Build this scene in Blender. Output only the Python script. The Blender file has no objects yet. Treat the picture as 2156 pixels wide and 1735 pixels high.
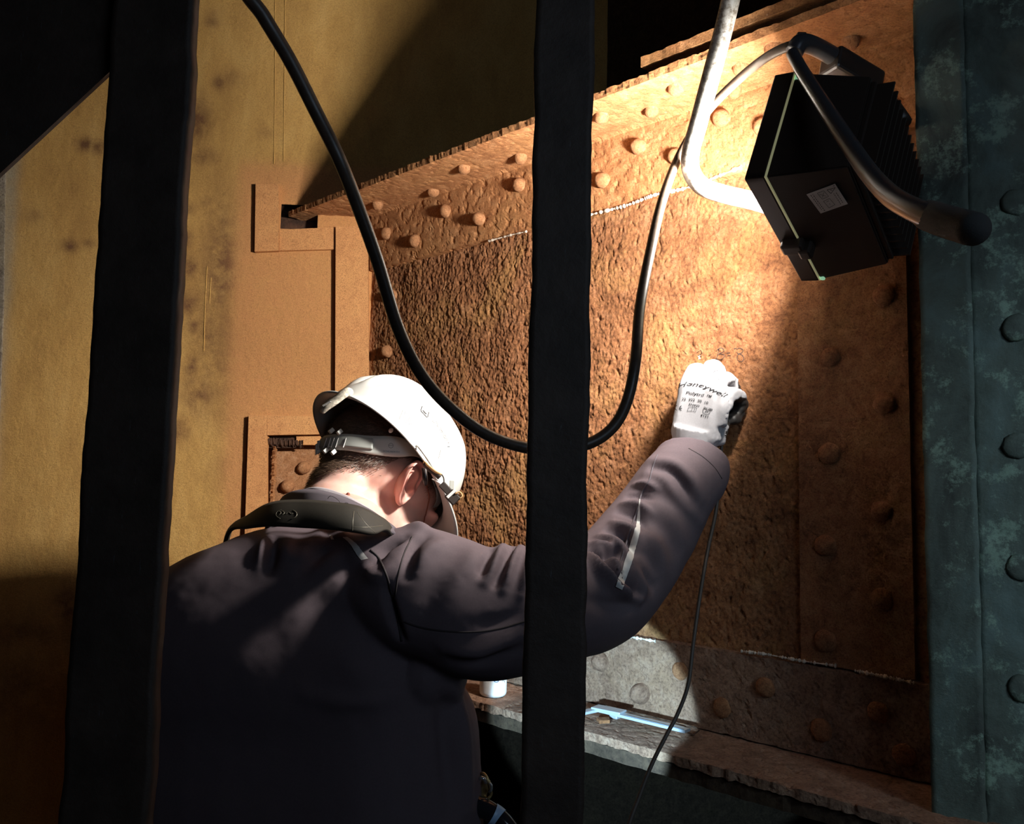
import bpy, bmesh, math, random
import numpy as np
from mathutils import Vector, Matrix
from mathutils.bvhtree import BVHTree

random.seed(7)
rng = np.random.default_rng(11)
scene = bpy.context.scene
COL = scene.collection

# ------------------------------------------------------------------ camera
FPX = 1750.0
CAM = Vector((0, 0, 1.6))
ROT = (Matrix.Rotation(math.radians(95.1), 3, 'X') @ Matrix.Rotation(math.radians(1.19), 3, 'Z'))
cd = bpy.data.cameras.new('camera')
cam = bpy.data.objects.new('camera', cd)
COL.objects.link(cam)
cam.matrix_world = Matrix.Translation(CAM) @ ROT.to_4x4()
cd.sensor_fit = 'HORIZONTAL'; cd.sensor_width = 36.0; cd.lens = FPX / 2156 * 36
cd.clip_start = 0.02
scene.camera = cam

# ------------------------------------------------------------------ colour management, world
vs = scene.view_settings
vs.view_transform = 'Standard'; vs.look = 'None'; vs.gamma = 1.0; vs.use_curve_mapping = False
vs.exposure = 0.0
world = bpy.data.worlds.new('world'); scene.world = world
world.use_nodes = True
world.node_tree.nodes['Background'].inputs[0].default_value = (0.30, 0.36, 0.45, 1)
world.node_tree.nodes['Background'].inputs[1].default_value = 0.0

def ray(px, py):
    return (ROT @ Vector(((px - 1078) / FPX, (867.5 - py) / FPX, -1.0)))
def P(px, py, Y):
    d = ray(px, py)
    return CAM + d * (Y / d.y)
def M2(px, Y):                       # pixels to metres at distance Y
    return px * Y / FPX

# ------------------------------------------------------------------ key planes
H0 = P(1500, 850, 1.35)
dW = ray(-794, 999); dW.z = 0; dW.normalize()          # pitted wall runs away to the left along this
nW = Vector((-dW.y, dW.x, 0))
if nW.y > 0: nW = -nW                                   # towards the camera side
sW = -dW
UP = Vector((0, 0, 1))
def on_plane(px, py, p0, n, off=0.0):
    d = ray(px, py); q = p0 + n * off
    return CAM + d * ((q - CAM).dot(n) / d.dot(n))
def onW(px, py, off=0.0): return on_plane(px, py, H0, nW, off)
L0 = P(600, 600, 1.97)
a = math.radians(4.0)
nL = Vector((math.sin(a), -math.cos(a), 0))
sL = Vector((math.cos(a), math.sin(a), 0))
def onL(px, py, off=0.0): return on_plane(px, py, L0, nL, off)
def onZ(px, py, z):
    d = ray(px, py); return CAM + d * ((z - CAM.z) / d.z)
# corner between the two walls
A_ = np.array([[sW.x, -sL.x], [sW.y, -sL.y]]); b_ = np.array([L0.x - H0.x, L0.y - H0.y])
tt = np.linalg.solve(A_, b_)
COR = Vector((H0.x + sW.x * tt[0], H0.y + sW.y * tt[0], 0))

# ------------------------------------------------------------------ lights
LT = P(1672, 150, 0.955); LL = P(1608, 373, 0.925); LB = P(1742, 521, 1.105)
e1 = (LT - LL); h1 = e1.length; e1.normalize()
e2 = (LB - LL); e2 = e2 - e1 * e2.dot(e1); h2 = e2.length; e2.normalize()
NL = e1.cross(e2).normalized()
if NL.x > 0: NL = -NL
LC = LL + e1 * (h1 / 2) + e2 * (h2 / 2)
def add_area(name, loc, direction, up, sx, sy, power, color, spread=180):
    l = bpy.data.lights.new(name, 'AREA'); l.shape = 'RECTANGLE'; l.size = sx; l.size_y = sy
    l.energy = power; l.color = color; l.spread = math.radians(spread)
    o = bpy.data.objects.new(name, l); COL.objects.link(o)
    z = -direction.normalized(); x = (up - z * up.dot(z)).normalized(); y = z.cross(x)
    o.matrix_world = Matrix.Translation(loc) @ Matrix((x, y, z)).transposed().to_4x4()
    return o
add_area('floodlight_beam', LC + NL * 0.027, NL, e1, h1 * 0.42, h2 * 0.42, 20.0, (1.0, 0.955, 0.89), 150)
def add_spot(name, loc, target, power, color, ang, blend, rad):
    l = bpy.data.lights.new(name, 'SPOT'); l.energy = power; l.color = color
    l.spot_size = math.radians(ang); l.spot_blend = blend; l.shadow_soft_size = rad
    o = bpy.data.objects.new(name, l); COL.objects.link(o); o.location = loc
    o.rotation_euler = (Vector(target) - Vector(loc)).to_track_quat('-Z', 'Y').to_euler()
    return o
add_spot('torch_beam', Vector((0.0, 0.80, 1.315)), onW(1262, 1500), 66.0, (0.42, 0.74, 1.0), 31, 0.12, 0.008)
add_area('cool_fill', Vector((0.9, -0.7, 2.1)), Vector((-0.02, 1.7, -0.6)), UP, 0.7, 0.7, 4.0, (0.60, 0.78, 1.0))  # unseen general fill, added to lift the dark side with cool light
add_spot('column_fill', Vector((1.15, -0.35, 2.15)), Vector((0.78, 1.1, 1.38)), 26.0, (0.62, 0.84, 1.0), 44, 0.7, 0.12)  # added spot without a visible source, brightens the column and lap plate

# ------------------------------------------------------------------ material helpers
def mat(name):
    m = bpy.data.materials.new(name); m.use_nodes = True
    nt = m.node_tree; b = nt.nodes['Principled BSDF']
    return m, nt, b
def nd(nt, typ, **kw):
    n = nt.nodes.new(typ)
    for k, v in kw.items():
        if k in n.inputs.keys() if isinstance(k, str) else False: n.inputs[k].default_value = v
        else: setattr(n, k, v)
    return n
def coords(nt, scale=(1, 1, 1)):
    t = nt.nodes.new('ShaderNodeTexCoord'); mp = nt.nodes.new('ShaderNodeMapping')
    mp.inputs['Scale'].default_value = scale
    nt.links.new(t.outputs['Object'], mp.inputs['Vector']); return mp.outputs['Vector']
def noise(nt, vec, scale, detail=6, rough=0.6, dist=0.0):
    n = nt.nodes.new('ShaderNodeTexNoise'); n.inputs['Scale'].default_value = scale
    n.inputs['Detail'].default_value = detail; n.inputs['Roughness'].default_value = rough
    n.inputs['Distortion'].default_value = dist
    nt.links.new(vec, n.inputs['Vector']); return n.outputs['Fac']
def ramp(nt, fac, stops):
    r = nt.nodes.new('ShaderNodeValToRGB'); el = r.color_ramp.elements
    while len(el) < len(stops): el.new(0.5)
    for e, (p, c) in zip(el, stops):
        e.position = p; e.color = (*c, 1) if len(c) == 3 else c
    nt.links.new(fac, r.inputs['Fac']); return r.outputs['Color']
def mix(nt, fac, a, b, mode='MIX'):
    m = nt.nodes.new('ShaderNodeMix'); m.data_type = 'RGBA'; m.blend_type = mode
    if isinstance(fac, (int, float)): m.inputs[0].default_value = fac
    else: nt.links.new(fac, m.inputs[0])
    for s, v in ((6, a), (7, b)):
        if isinstance(v, tuple): m.inputs[s].default_value = (*v, 1)
        else: nt.links.new(v, m.inputs[s])
    return m.outputs[2]
def bump(nt, b, h, strength, dist):
    n = nt.nodes.new('ShaderNodeBump'); n.inputs['Strength'].default_value = strength
    n.inputs['Distance'].default_value = dist
    nt.links.new(h, n.inputs['Height']); nt.links.new(n.outputs['Normal'], b.inputs['Normal'])

def rust(name, dark, mid, light, yellow, yamt=0.5, bs=0.5, bd=0.004, fine=260, rough=0.85, pale=None, palepos=0.7):
    m, nt, b = mat(name); v = coords(nt)
    big = noise(nt, v, 7, 8, 0.65, 0.4)
    c = ramp(nt, noise(nt, v, 38, 9, 0.72, 0.6), [(0.30, dark), (0.50, mid), (0.70, light)])
    c = mix(nt, ramp(nt, big, [(0.5, (0, 0, 0)), (0.66, (yamt, yamt, yamt))]), c, yellow)
    c2 = ramp(nt, noise(nt, v, fine, 4, 0.7), [(0.33, (0.55, 0.5, 0.5)), (0.5, (1, 1, 1)), (0.75, (1.25, 1.25, 1.2))])
    c = mix(nt, 1.0, c, c2, 'MULTIPLY')
    if pale:
        c = mix(nt, ramp(nt, noise(nt, v, 95, 5, 0.8), [(palepos, (0, 0, 0)), (palepos + 0.03, (1, 1, 1))]), c, pale)
    nt.links.new(c, b.inputs['Base Color']); b.inputs['Roughness'].default_value = rough
    b.inputs['Specular IOR Level'].default_value = 0.3
    bump(nt, b, noise(nt, v, fine, 8, 0.75, 0.3), bs, bd)
    return m
def plain(name, col, rough=0.6, metal=0.0, bs=0.0, bscale=300, bd=0.001, var=0.0, spec=0.5):
    m, nt, b = mat(name); v = coords(nt)
    if var > 0:
        f = noise(nt, v, bscale * 0.25, 5, 0.6)
        lo = tuple(x * (1 - var) for x in col); hi = tuple(min(1, x * (1 + var)) for x in col)
        nt.links.new(ramp(nt, f, [(0.35, lo), (0.65, hi)]), b.inputs['Base Color'])
    else:
        b.inputs['Base Color'].default_value = (*col, 1)
    b.inputs['Roughness'].default_value = rough; b.inputs['Metallic'].default_value = metal
    b.inputs['Specular IOR Level'].default_value = spec
    if bs > 0: bump(nt, b, noise(nt, v, bscale, 6, 0.65), bs, bd)
    return m

M_rust = rust('pitted_rust', (0.16, 0.058, 0.022), (0.34, 0.142, 0.058), (0.46, 0.220, 0.108), (0.52, 0.29, 0.095), 0.40, 1.0, 0.0045, 190, pale=(0.62, 0.42, 0.24), palepos=0.69)
M_beam = rust('beam_rust', (0.24, 0.095, 0.035), (0.40, 0.175, 0.068), (0.50, 0.26, 0.12), (0.50, 0.27, 0.10), 0.3, 0.6, 0.003, 320, pale=(0.62, 0.45, 0.30), palepos=0.70)
M_rivet = rust('rivet_rust', (0.25, 0.105, 0.045), (0.42, 0.195, 0.085), (0.54, 0.31, 0.17), (0.50, 0.29, 0.15), 0.3, 0.8, 0.003, 380)
M_patch = rust('patch_plate_paint', (0.47, 0.21, 0.080), (0.57, 0.265, 0.10), (0.63, 0.31, 0.12), (0.63, 0.33, 0.12), 0.5, 0.3, 0.002, 420, 0.7)
M_shelf = rust('grey_dusty_steel', (0.16, 0.13, 0.10), (0.33, 0.28, 0.22), (0.46, 0.40, 0.32), (0.40, 0.32, 0.20), 0.4, 0.9, 0.004, 220)
M_lap = rust('dark_lap_plate', (0.17, 0.066, 0.028), (0.31, 0.135, 0.060), (0.41, 0.205, 0.10), (0.46, 0.26, 0.09), 0.4, 0.8, 0.003, 420)
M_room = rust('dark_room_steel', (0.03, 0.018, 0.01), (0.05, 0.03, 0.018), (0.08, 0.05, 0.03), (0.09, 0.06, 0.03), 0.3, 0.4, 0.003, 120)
M_crust = plain('pale_mineral_crust', (0.62, 0.52, 0.42), 0.9, 0, 0.6, 300, 0.002, 0.3)
M_crackdark = plain('dark_flaky_rust', (0.07, 0.03, 0.015), 0.9, 0, 0.9, 160, 0.004, 0.5)

# yellow-ochre painted diaphragm with dark stains (placed blotches; the broad ones low left are painted shadow)
def left_paint():
    m, nt, b = mat('ochre_painted_steel'); v = coords(nt, (1, 1, 0.45)); v1 = coords(nt)
    c = ramp(nt, noise(nt, v, 9, 9, 0.68, 0.3), [(0.3, (0.45, 0.245, 0.075)), (0.5, (0.59, 0.338, 0.102)), (0.72, (0.69, 0.425, 0.145))])
    at = nt.nodes.new('ShaderNodeAttribute'); at.attribute_name = 'tint'
    sp = nt.nodes.new('ShaderNodeSeparateColor'); nt.links.new(at.outputs['Color'], sp.inputs[0])
    n1 = noise(nt, v1, 28, 7, 0.7)
    def mod(chan, lo, hi):
        mm = nt.nodes.new('ShaderNodeMath'); mm.operation = 'MULTIPLY'
        nt.links.new(sp.outputs[chan], mm.inputs[0]); nt.links.new(ramp(nt, n1, [(0.36, (lo,) * 3), (0.6, (hi,) * 3)]), mm.inputs[1])
        mm.use_clamp = True; return mm.outputs[0]
    c = mix(nt, mod(0, 0.45, 1.15), c, (0.20, 0.095, 0.04))      # brown stains and painted low-left shadow
    c = mix(nt, mod(1, 0.8, 1.0), c, (0.60, 0.28, 0.105))      # orange zone
    c = mix(nt, mod(2, 0.8, 1.0), c, (0.40, 0.37, 0.28))       # grey strip
    c2 = ramp(nt, noise(nt, v1, 330, 4, 0.7), [(0.3, (0.75, 0.7, 0.7)), (0.5, (1, 1, 1)), (0.78, (1.2, 1.2, 1.15))])
    c = mix(nt, 1.0, c, c2, 'MULTIPLY')
    c = mix(nt, ramp(nt, noise(nt, v1, 60, 5, 0.8), [(0.72, (0, 0, 0)), (0.75, (0.6,) * 3)]), c, (0.68, 0.5, 0.3))
    nt.links.new(c, b.inputs['Base Color']); b.inputs['Roughness'].default_value = 0.75
    b.inputs['Specular IOR Level'].default_value = 0.3
    bump(nt, b, noise(nt, v1, 150, 8, 0.78), 0.9, 0.003)
    return m
M_left = left_paint()
M_ledge = rust('dusty_ledge_steel', (0.13, 0.068, 0.040), (0.27, 0.152, 0.098), (0.38, 0.240, 0.165), (0.36, 0.21, 0.12), 0.4, 0.9, 0.004, 220)
def green_paint():
    m, nt, b = mat('blue_green_flaking_paint'); v = coords(nt, (1, 1, 0.6)); v1 = coords(nt)
    c = ramp(nt, noise(nt, v, 10, 8, 0.7, 0.5), [(0.33, (0.045, 0.05, 0.04)), (0.5, (0.10, 0.125, 0.10)), (0.68, (0.13, 0.18, 0.16))])
    c = mix(nt, ramp(nt, noise(nt, v1, 13, 8, 0.8), [(0.53, (0, 0, 0)), (0.60, (0.85,) * 3)]), c, (0.26, 0.36, 0.27))
    nt.links.new(c, b.inputs['Base Color']); b.inputs['Roughness'].default_value = 0.7
    bump(nt, b, noise(nt, v1, 150, 8, 0.75), 0.5, 0.003)
    return m
M_green = green_paint()
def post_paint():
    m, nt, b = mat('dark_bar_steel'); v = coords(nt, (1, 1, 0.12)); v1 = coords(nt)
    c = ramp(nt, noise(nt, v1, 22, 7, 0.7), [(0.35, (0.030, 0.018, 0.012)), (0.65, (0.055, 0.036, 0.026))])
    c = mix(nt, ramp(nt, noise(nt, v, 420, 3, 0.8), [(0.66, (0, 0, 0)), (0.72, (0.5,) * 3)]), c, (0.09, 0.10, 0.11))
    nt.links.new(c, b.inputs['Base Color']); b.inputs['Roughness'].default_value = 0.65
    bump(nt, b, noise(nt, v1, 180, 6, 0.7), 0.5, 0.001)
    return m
M_post = post_paint()
M_cable = plain('black_rubber_cable', (0.075, 0.052, 0.038), 0.38, 0, 0.15, 500, 0.0005, 0.2, 0.5)
def alu():
    m, nt, b = mat('worn_aluminium_tube'); v = coords(nt)
    c = ramp(nt, noise(nt, v, 130, 6, 0.7), [(0.38, (0.30, 0.25, 0.2)), (0.55, (0.72, 0.70, 0.66)), (0.8, (0.85, 0.84, 0.8))])
    nt.links.new(c, b.inputs['Base Color']); b.inputs['Metallic'].default_value = 0.35; b.inputs['Roughness'].default_value = 0.4
    bump(nt, b, noise(nt, v, 240, 5, 0.7), 0.2, 0.0008); return m
M_alu = alu()
M_tubed = plain('dark_painted_tube', (0.075, 0.072, 0.078), 0.28, 0.3, 0.1, 300, 0.0005)
M_lampbody = plain('black_cast_housing', (0.035, 0.024, 0.019), 0.42, 0.1, 0.15, 500, 0.0004)
M_foam = plain('black_foam_grip', (0.045, 0.046, 0.045), 0.95, 0, 0.4, 700, 0.001)
M_label = plain('grey_paper_label', (0.50, 0.48, 0.48), 0.6, 0, 0, var=0.08)
M_ink = plain('black_print', (0.015, 0.015, 0.018), 0.6)
M_inksoft = plain('grey_print', (0.07, 0.07, 0.08), 0.7)
M_helmet = plain('white_helmet_plastic', (0.53, 0.525, 0.49), 0.38, 0, 0, spec=0.45)
M_band = plain('grey_plastic_band', (0.52, 0.53, 0.49), 0.4)
M_clip = plain('dirty_white_clip', (0.62, 0.56, 0.45), 0.8, 0, 0.6, 900, 0.001, 0.4)
M_strap = plain('black_webbing', (0.03, 0.02, 0.016), 0.6, 0, 0.4, 1200, 0.0004)
M_elastic = plain('brown_elastic', (0.55, 0.33, 0.14), 0.6, 0, 0.4, 900, 0.0004)
M_glasses = plain('dark_glasses_frame', (0.03, 0.02, 0.018), 0.25)
M_jacket = plain('mauve_grey_softshell', (0.132, 0.101, 0.114), 0.82, 0, 0.25, 1500, 0.0004, 0.05, 0.25)
M_jseam = plain('dark_seam_piping', (0.035, 0.026, 0.028), 0.7)
M_jcollar = plain('purple_grey_collar_lining', (0.10, 0.085, 0.10), 0.85, 0, 0.3, 900, 0.0006)
M_shirt = plain('grey_undershirt_edge', (0.42, 0.38, 0.40), 0.9, 0, 0.3, 1400, 0.0004)
M_olive = plain('olive_black_padded_strap', (0.026, 0.022, 0.015), 0.75, 0, 0.35, 1400, 0.0004, 0.08)
M_emboss = plain('silver_embroidery', (0.16, 0.145, 0.11), 0.35, 0.3)
M_reflect = plain('silver_reflective_tape', (0.75, 0.73, 0.70), 0.45, 0.0, 0.3, 900, 0.0005)
M_trousers = plain('dark_work_trousers', (0.03, 0.03, 0.035), 0.9, 0, 0.3, 900, 0.0005)
M_boot = plain('black_boot_leather', (0.02, 0.018, 0.016), 0.5)
M_glove = plain('white_knit_glove', (0.42, 0.41, 0.43), 0.85, 0, 0.25, 1600, 0.0004, 0.04, 0.2)
M_coat = plain('black_grip_coating', (0.03, 0.026, 0.024), 0.5, 0, 0.3, 900, 0.0006)
M_steel = plain('blue_grey_tool_steel', (0.55, 0.60, 0.66), 0.35, 0.5)
M_white = plain('white_bottle_plastic', (0.78, 0.78, 0.76), 0.4, 0, 0, var=0.06)
M_ringsteel = plain('bright_ring_steel', (0.7, 0.7, 0.68), 0.25, 0.8)
M_brass = plain('worn_brass', (0.5, 0.36, 0.16), 0.35, 0.7)
M_gold = M_brass
M_rim = plain('pale_blue_plastic_edge', (0.35, 0.55, 0.8), 0.4)
M_marker = plain('marker_ink', (0.055, 0.035, 0.03), 0.7)
def glow(name, col, st):
    m, nt, b = mat(name)
    b.inputs['Base Color'].default_value = (*col, 1); b.inputs['Emission Color'].default_value = (*col, 1)
    b.inputs['Emission Strength'].default_value = st; return m
M_glow = glow('lit_lamp_glass', (1.0, 0.9, 0.7), 14.0)
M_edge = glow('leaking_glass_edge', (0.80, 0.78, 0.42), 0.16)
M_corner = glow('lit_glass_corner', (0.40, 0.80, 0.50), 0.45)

# ------------------------------------------------------------------ mesh helpers
def wloc(o):
    v = Vector(o.location)
    while o.parent: o = o.parent; v = v + Vector(o.location)
    return v
def mk(name, V, F, m, parent=None, smooth=False, origin=None):
    V = np.asarray([tuple(v) for v in V] if not isinstance(V, np.ndarray) else V, dtype=float)
    if parent is not None: org = np.array(wloc(parent))
    elif origin is not None: org = np.array(origin)
    else: org = np.array([(V[:, 0].min() + V[:, 0].max()) / 2, (V[:, 1].min() + V[:, 1].max()) / 2, V[:, 2].min()])
    me = bpy.data.meshes.new(name)
    me.from_pydata((V - org).tolist(), [], F if isinstance(F, list) else F.tolist())
    me.update()
    if m: me.materials.append(m)
    if smooth: me.polygons.foreach_set('use_smooth', [True] * len(me.polygons))
    o = bpy.data.objects.new(name, me); COL.objects.link(o)
    if parent is not None: o.parent = parent
    else: o.location = org
    return o
def empty(name, loc):
    o = bpy.data.objects.new(name, None); COL.objects.link(o); o.location = loc; o.empty_display_size = 0.05
    return o
def tag(o, label=None, cat=None, group=None, kind=None):
    if label: o['label'] = label
    if cat: o['category'] = cat
    if group: o['group'] = group
    if kind: o['kind'] = kind
    return o
def box(c, ax, half, bev=0.0):
    """oriented box (verts, faces); ax three unit vectors"""
    bm = bmesh.new(); bmesh.ops.create_cube(bm, size=2)
    for v in bm.verts: v.co = Vector((v.co.x * half[0], v.co.y * half[1], v.co.z * half[2]))
    if bev > 0: bmesh.ops.bevel(bm, geom=list(bm.edges), offset=bev, segments=2, affect='EDGES', profile=0.5)
    V = [Vector(c) + ax[0] * v.co.x + ax[1] * v.co.y + ax[2] * v.co.z for v in bm.verts]
    bm.verts.index_update(); F = [[v.index for v in f.verts] for f in bm.faces]; bm.free()
    if ax[0].cross(ax[1]).dot(ax[2]) < 0: F = [f[::-1] for f in F]
    return V, F
def merge(*parts):
    V, F = [], []
    for v, f in parts:
        n = len(V); V += list(v); F += [[i + n for i in q] for q in f]
    return V, F
def catmull(pts, n):
    """resample list of tuples to n points by Catmull-Rom"""
    p = np.array([tuple(q) for q in pts], float); k = len(p)
    if k == 2: t = np.linspace(0, 1, n)[:, None]; return p[0] * (1 - t) + p[1] * t
    ext = np.vstack([2 * p[0] - p[1], p, 2 * p[-1] - p[-2]])
    out = []
    for s in np.linspace(0, k - 1, n):
        i = min(int(s), k - 2); t = s - i
        a0, a1, a2, a3 = ext[i], ext[i + 1], ext[i + 2], ext[i + 3]
        out.append(0.5 * ((2 * a1) + (-a0 + a2) * t + (2 * a0 - 5 * a1 + 4 * a2 - a3) * t * t + (-a0 + 3 * a1 - 3 * a2 + a3) * t ** 3))
    return np.array(out)
def sweep(pts, rad, seg=12, flat=1.0, cap=True, upv=None):
    """tube along pts (n,3) with radii"""
    p = np.array([tuple(q) for q in pts], float); n = len(p)
    r = np.broadcast_to(np.array(rad, float), (n,)) if np.ndim(rad) < 1 or len(np.shape(rad)) == 0 else np.array(rad, float)
    T = np.gradient(p, axis=0); T /= np.linalg.norm(T, axis=1)[:, None] + 1e-12
    u = np.array(upv if upv is not None else (0, 0, 1.0), float)
    if abs(np.dot(u, T[0])) > 0.95: u = np.array((1.0, 0, 0))
    V = []
    for i in range(n):
        u = u - T[i] * np.dot(u, T[i]); u /= np.linalg.norm(u); w = np.cross(T[i], u)
        for k in range(seg):
            a = 2 * math.pi * k / seg
            V.append(p[i] + r[i] * (math.cos(a) * u + math.sin(a) * w * flat))
    F = []
    for i in range(n - 1):
        for k in range(seg):
            k2 = (k + 1) % seg
            F.append([i * seg + k, i * seg + k2, (i + 1) * seg + k2, (i + 1) * seg + k])
    if cap:
        V.append(p[0]); V.append(p[-1]); a0 = len(V) - 2; a1 = len(V) - 1
        for k in range(seg):
            k2 = (k + 1) % seg
            F.append([a0, k2, k]); F.append([a1, (n - 1) * seg + k, (n - 1) * seg + k2])
    return [Vector(v) for v in V], F
def ellipsoid(c, ax, r, nu=24, nv=16):
    V, F = [], []
    for j in range(nv + 1):
        th = math.pi * j / nv
        for i in range(nu):
            ph = 2 * math.pi * i / nu
            V.append(Vector(c) + ax[0] * (r[0] * math.sin(th) * math.cos(ph)) + ax[1] * (r[1] * math.sin(th) * math.sin(ph)) + ax[2] * (r[2] * math.cos(th)))
    for j in range(nv):
        for i in range(nu):
            i2 = (i + 1) % nu
            F.append([j * nu + i, (j + 1) * nu + i, (j + 1) * nu + i2, j * nu + i2])
    return V, F
def remesh(V, F, voxel, smooth_it=6, fac=0.5):
    me = bpy.data.meshes.new('tmp'); me.from_pydata([tuple(v) for v in V], [], F); me.update()
    o = bpy.data.objects.new('tmp', me); COL.objects.link(o)
    bm = bmesh.new(); bm.from_mesh(me); bmesh.ops.remove_doubles(bm, verts=bm.verts, dist=1e-5)
    bmesh.ops.recalc_face_normals(bm, faces=bm.faces); bm.to_mesh(me); bm.free()
    r = o.modifiers.new('r', 'REMESH'); r.mode = 'VOXEL'; r.voxel_size = voxel; r.adaptivity = 0
    if smooth_it:
        s = o.modifiers.new('s', 'SMOOTH'); s.factor = fac; s.iterations = smooth_it
    dg = bpy.context.evaluated_depsgraph_get(); ev = o.evaluated_get(dg); m2 = ev.to_mesh()
    n = len(m2.vertices); co = np.empty(n * 3); m2.vertices.foreach_get('co', co); co = co.reshape(n, 3)
    nr = np.empty(n * 3); m2.vertices.foreach_get('normal', nr); nr = nr.reshape(n, 3)
    faces = [list(p.vertices) for p in m2.polygons]
    ev.to_mesh_clear(); bpy.data.objects.remove(o); bpy.data.meshes.remove(me)
    return co, faces, nr
def solid(o, t, offset=1.0):
    """bake a solidify into the mesh of o"""
    s = o.modifiers.new('s', 'SOLIDIFY'); s.thickness = t; s.offset = offset
    dg = bpy.context.evaluated_depsgraph_get(); me = bpy.data.meshes.new_from_object(o.evaluated_get(dg))
    o.modifiers.clear(); old = o.data; o.data = me; bpy.data.meshes.remove(old); me.name = o.name
    return o
def perlin2(x, y, seed=0):
    r = np.random.default_rng(seed); g = r.random((256, 256)) * 2 * math.pi
    xi = np.floor(x).astype(int); yi = np.floor(y).astype(int); xf = x - xi; yf = y - yi
    def gr(a, b, dx, dy):
        t = g[a & 255, b & 255]; return np.cos(t) * dx + np.sin(t) * dy
    u = xf * xf * xf * (xf * (xf * 6 - 15) + 10); v = yf * yf * yf * (yf * (yf * 6 - 15) + 10)
    n00 = gr(xi, yi, xf, yf); n10 = gr(xi + 1, yi, xf - 1, yf)
    n01 = gr(xi, yi + 1, xf, yf - 1); n11 = gr(xi + 1, yi + 1, xf - 1, yf - 1)
    return (n00 * (1 - u) + n10 * u) * (1 - v) + (n01 * (1 - u) + n11 * u) * v
def fbm(x, y, f, oct=4, gain=0.55, seed=0):
    s = 0; a = 1.0
    for k in range(oct):
        s = s + a * perlin2(x * f * 2 ** k + 17.3 * k, y * f * 2 ** k - 9.1 * k, seed + k); a *= gain
    return s
def grid_faces(nx, ny, keep=None):
    i, j = np.meshgrid(np.arange(nx - 1), np.arange(ny - 1), indexing='ij')
    a = (i * ny + j).ravel(); F = np.stack([a, a + ny, a + ny + 1, a + 1], 1)
    if keep is not None: F = F[keep.ravel()]
    return F
def gmesh(name, V, F, m, parent=None, smooth=True, flip=False):
    if flip: F = F[:, ::-1]
    return mk(name, V, F, m, parent, smooth)
def plate(pts, n, t, bev=0.0):
    """prism from planar polygon pts, extruded by t along n"""
    k = len(pts); V = [Vector(p) for p in pts] + [Vector(p) + n * t for p in pts]
    nn = (V[1] - V[0]).cross(V[2] - V[1])
    F = [list(range(k))[::-1], list(range(k, 2 * k))] + [[i, (i + 1) % k, k + (i + 1) % k, k + i] for i in range(k)]
    if nn.dot(n) < 0: F = [f[::-1] for f in F]
    return V, F

# ------------------------------------------------------------------ SETTING: walls, floor, ceiling
CEIL = 3.4
def lin(a, b, step): return np.linspace(a, b, max(2, int(round(abs(b - a) / step)) + 1))
sH = (H0 - COR).dot(sW)                                  # s of the hand spot along the wall
Z_UP = 1.6 + 0.0
# heights of the angle irons on the pitted wall
c_corner = onW(1300, 287); ZC = c_corner.z               # inner corner of upper angle
ZB = onW(1600, 1378).z                                   # top of lower angle's vertical leg
ZS = onW(1492, 1536).z                                   # shelf surface
ZV = onW(1110, 489).z                                    # bottom of the upper angle's vertical leg
def wall_point_grid(o, s, z, n, disp):
    return (np.array(o)[None, :] + s[:, None] * np.array(sW)[None, :] + z[:, None] * np.array([0, 0, 1.0])[None, :]
            + disp[:, None] * np.array(n)[None, :])
ss = np.concatenate([lin(0.0, 1.22, 0.0019), lin(1.22, 2.4, 0.03)[1:]])
zz = lin(ZS - 0.036, ZC + 0.012, 0.0020)
S, Z = np.meshgrid(ss, zz, indexing='ij'); s_ = S.ravel(); z_ = Z.ravel()
wx = s_ + 0.012 * perlin2(s_ * 40, z_ * 40, 5); wz = z_ + 0.012 * perlin2(s_ * 40, z_ * 40, 9)
h = 0.0040 * fbm(wx, wz * 0.8, 14, 2, 0.5, 21)
r1 = fbm(s_ * 1.15, z_ * 0.9, 82, 3, 0.85, 31)
h = h + 0.0021 * r1 - 0.0008 * np.abs(fbm(wx * 1.1, wz * 0.8, 120, 2, 0.7, 37))
deep = np.clip(perlin2(wx * 110, wz * 60, 77) - 0.26, 0, 1); h -= 0.013 * deep
h = h + 0.0010 * fbm(s_ * 1.1, z_, 170, 2, 0.8, 55)
rough_env = 0.72 + 0.28 / (1 + np.exp((s_ - 0.70) / 0.08))
h = h * rough_env
h = np.where(s_ < 0.004, 0, h)
V = wall_point_grid(COR, s_, z_, nW, h)
w_right = gmesh('wall_right', V, grid_faces(len(ss), len(zz)), M_rust, flip=True)
tag(w_right, 'heavily pitted orange-brown rusted steel web wall behind the worker', kind='structure')

# left diaphragm (ochre), with two cut-outs
def px_of(p):
    q = ROT.transposed() @ (Vector(p) - CAM); return (1078 + FPX * q.x / -q.z, 867.5 - FPX * q.y / -q.z)
def l_sz(p): return ((Vector(p) - COR).dot(sL), p[2])
xs = np.concatenate([lin(-2.2, -1.35, 0.05)[:-1], lin(-1.35, 0.30, 0.0034), lin(0.30, 1.5, 0.05)[1:]])
zs = np.concatenate([lin(0, 1.0, 0.05)[:-1], lin(1.0, 2.72, 0.0034), lin(2.72, CEIL, 0.05)[1:]])
S, Z = np.meshgrid(xs, zs, indexing='ij'); s_ = S.ravel(); z_ = Z.ravel()
hl = 0.0010 * fbm(s_, z_, 9, 3, 0.5, 61) + 0.0007 * fbm(s_, z_ * 0.6, 70, 2, 0.6, 66)
strength = np.clip((-0.85 - s_) * 4, 0, 1)               # more coarse corrosion at the far left
hl += strength * 0.0016 * -np.abs(fbm(s_, z_, 75, 2, 0.6, 68))
def l_from_px(px, py): return l_sz(onL(px, py))
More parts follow.
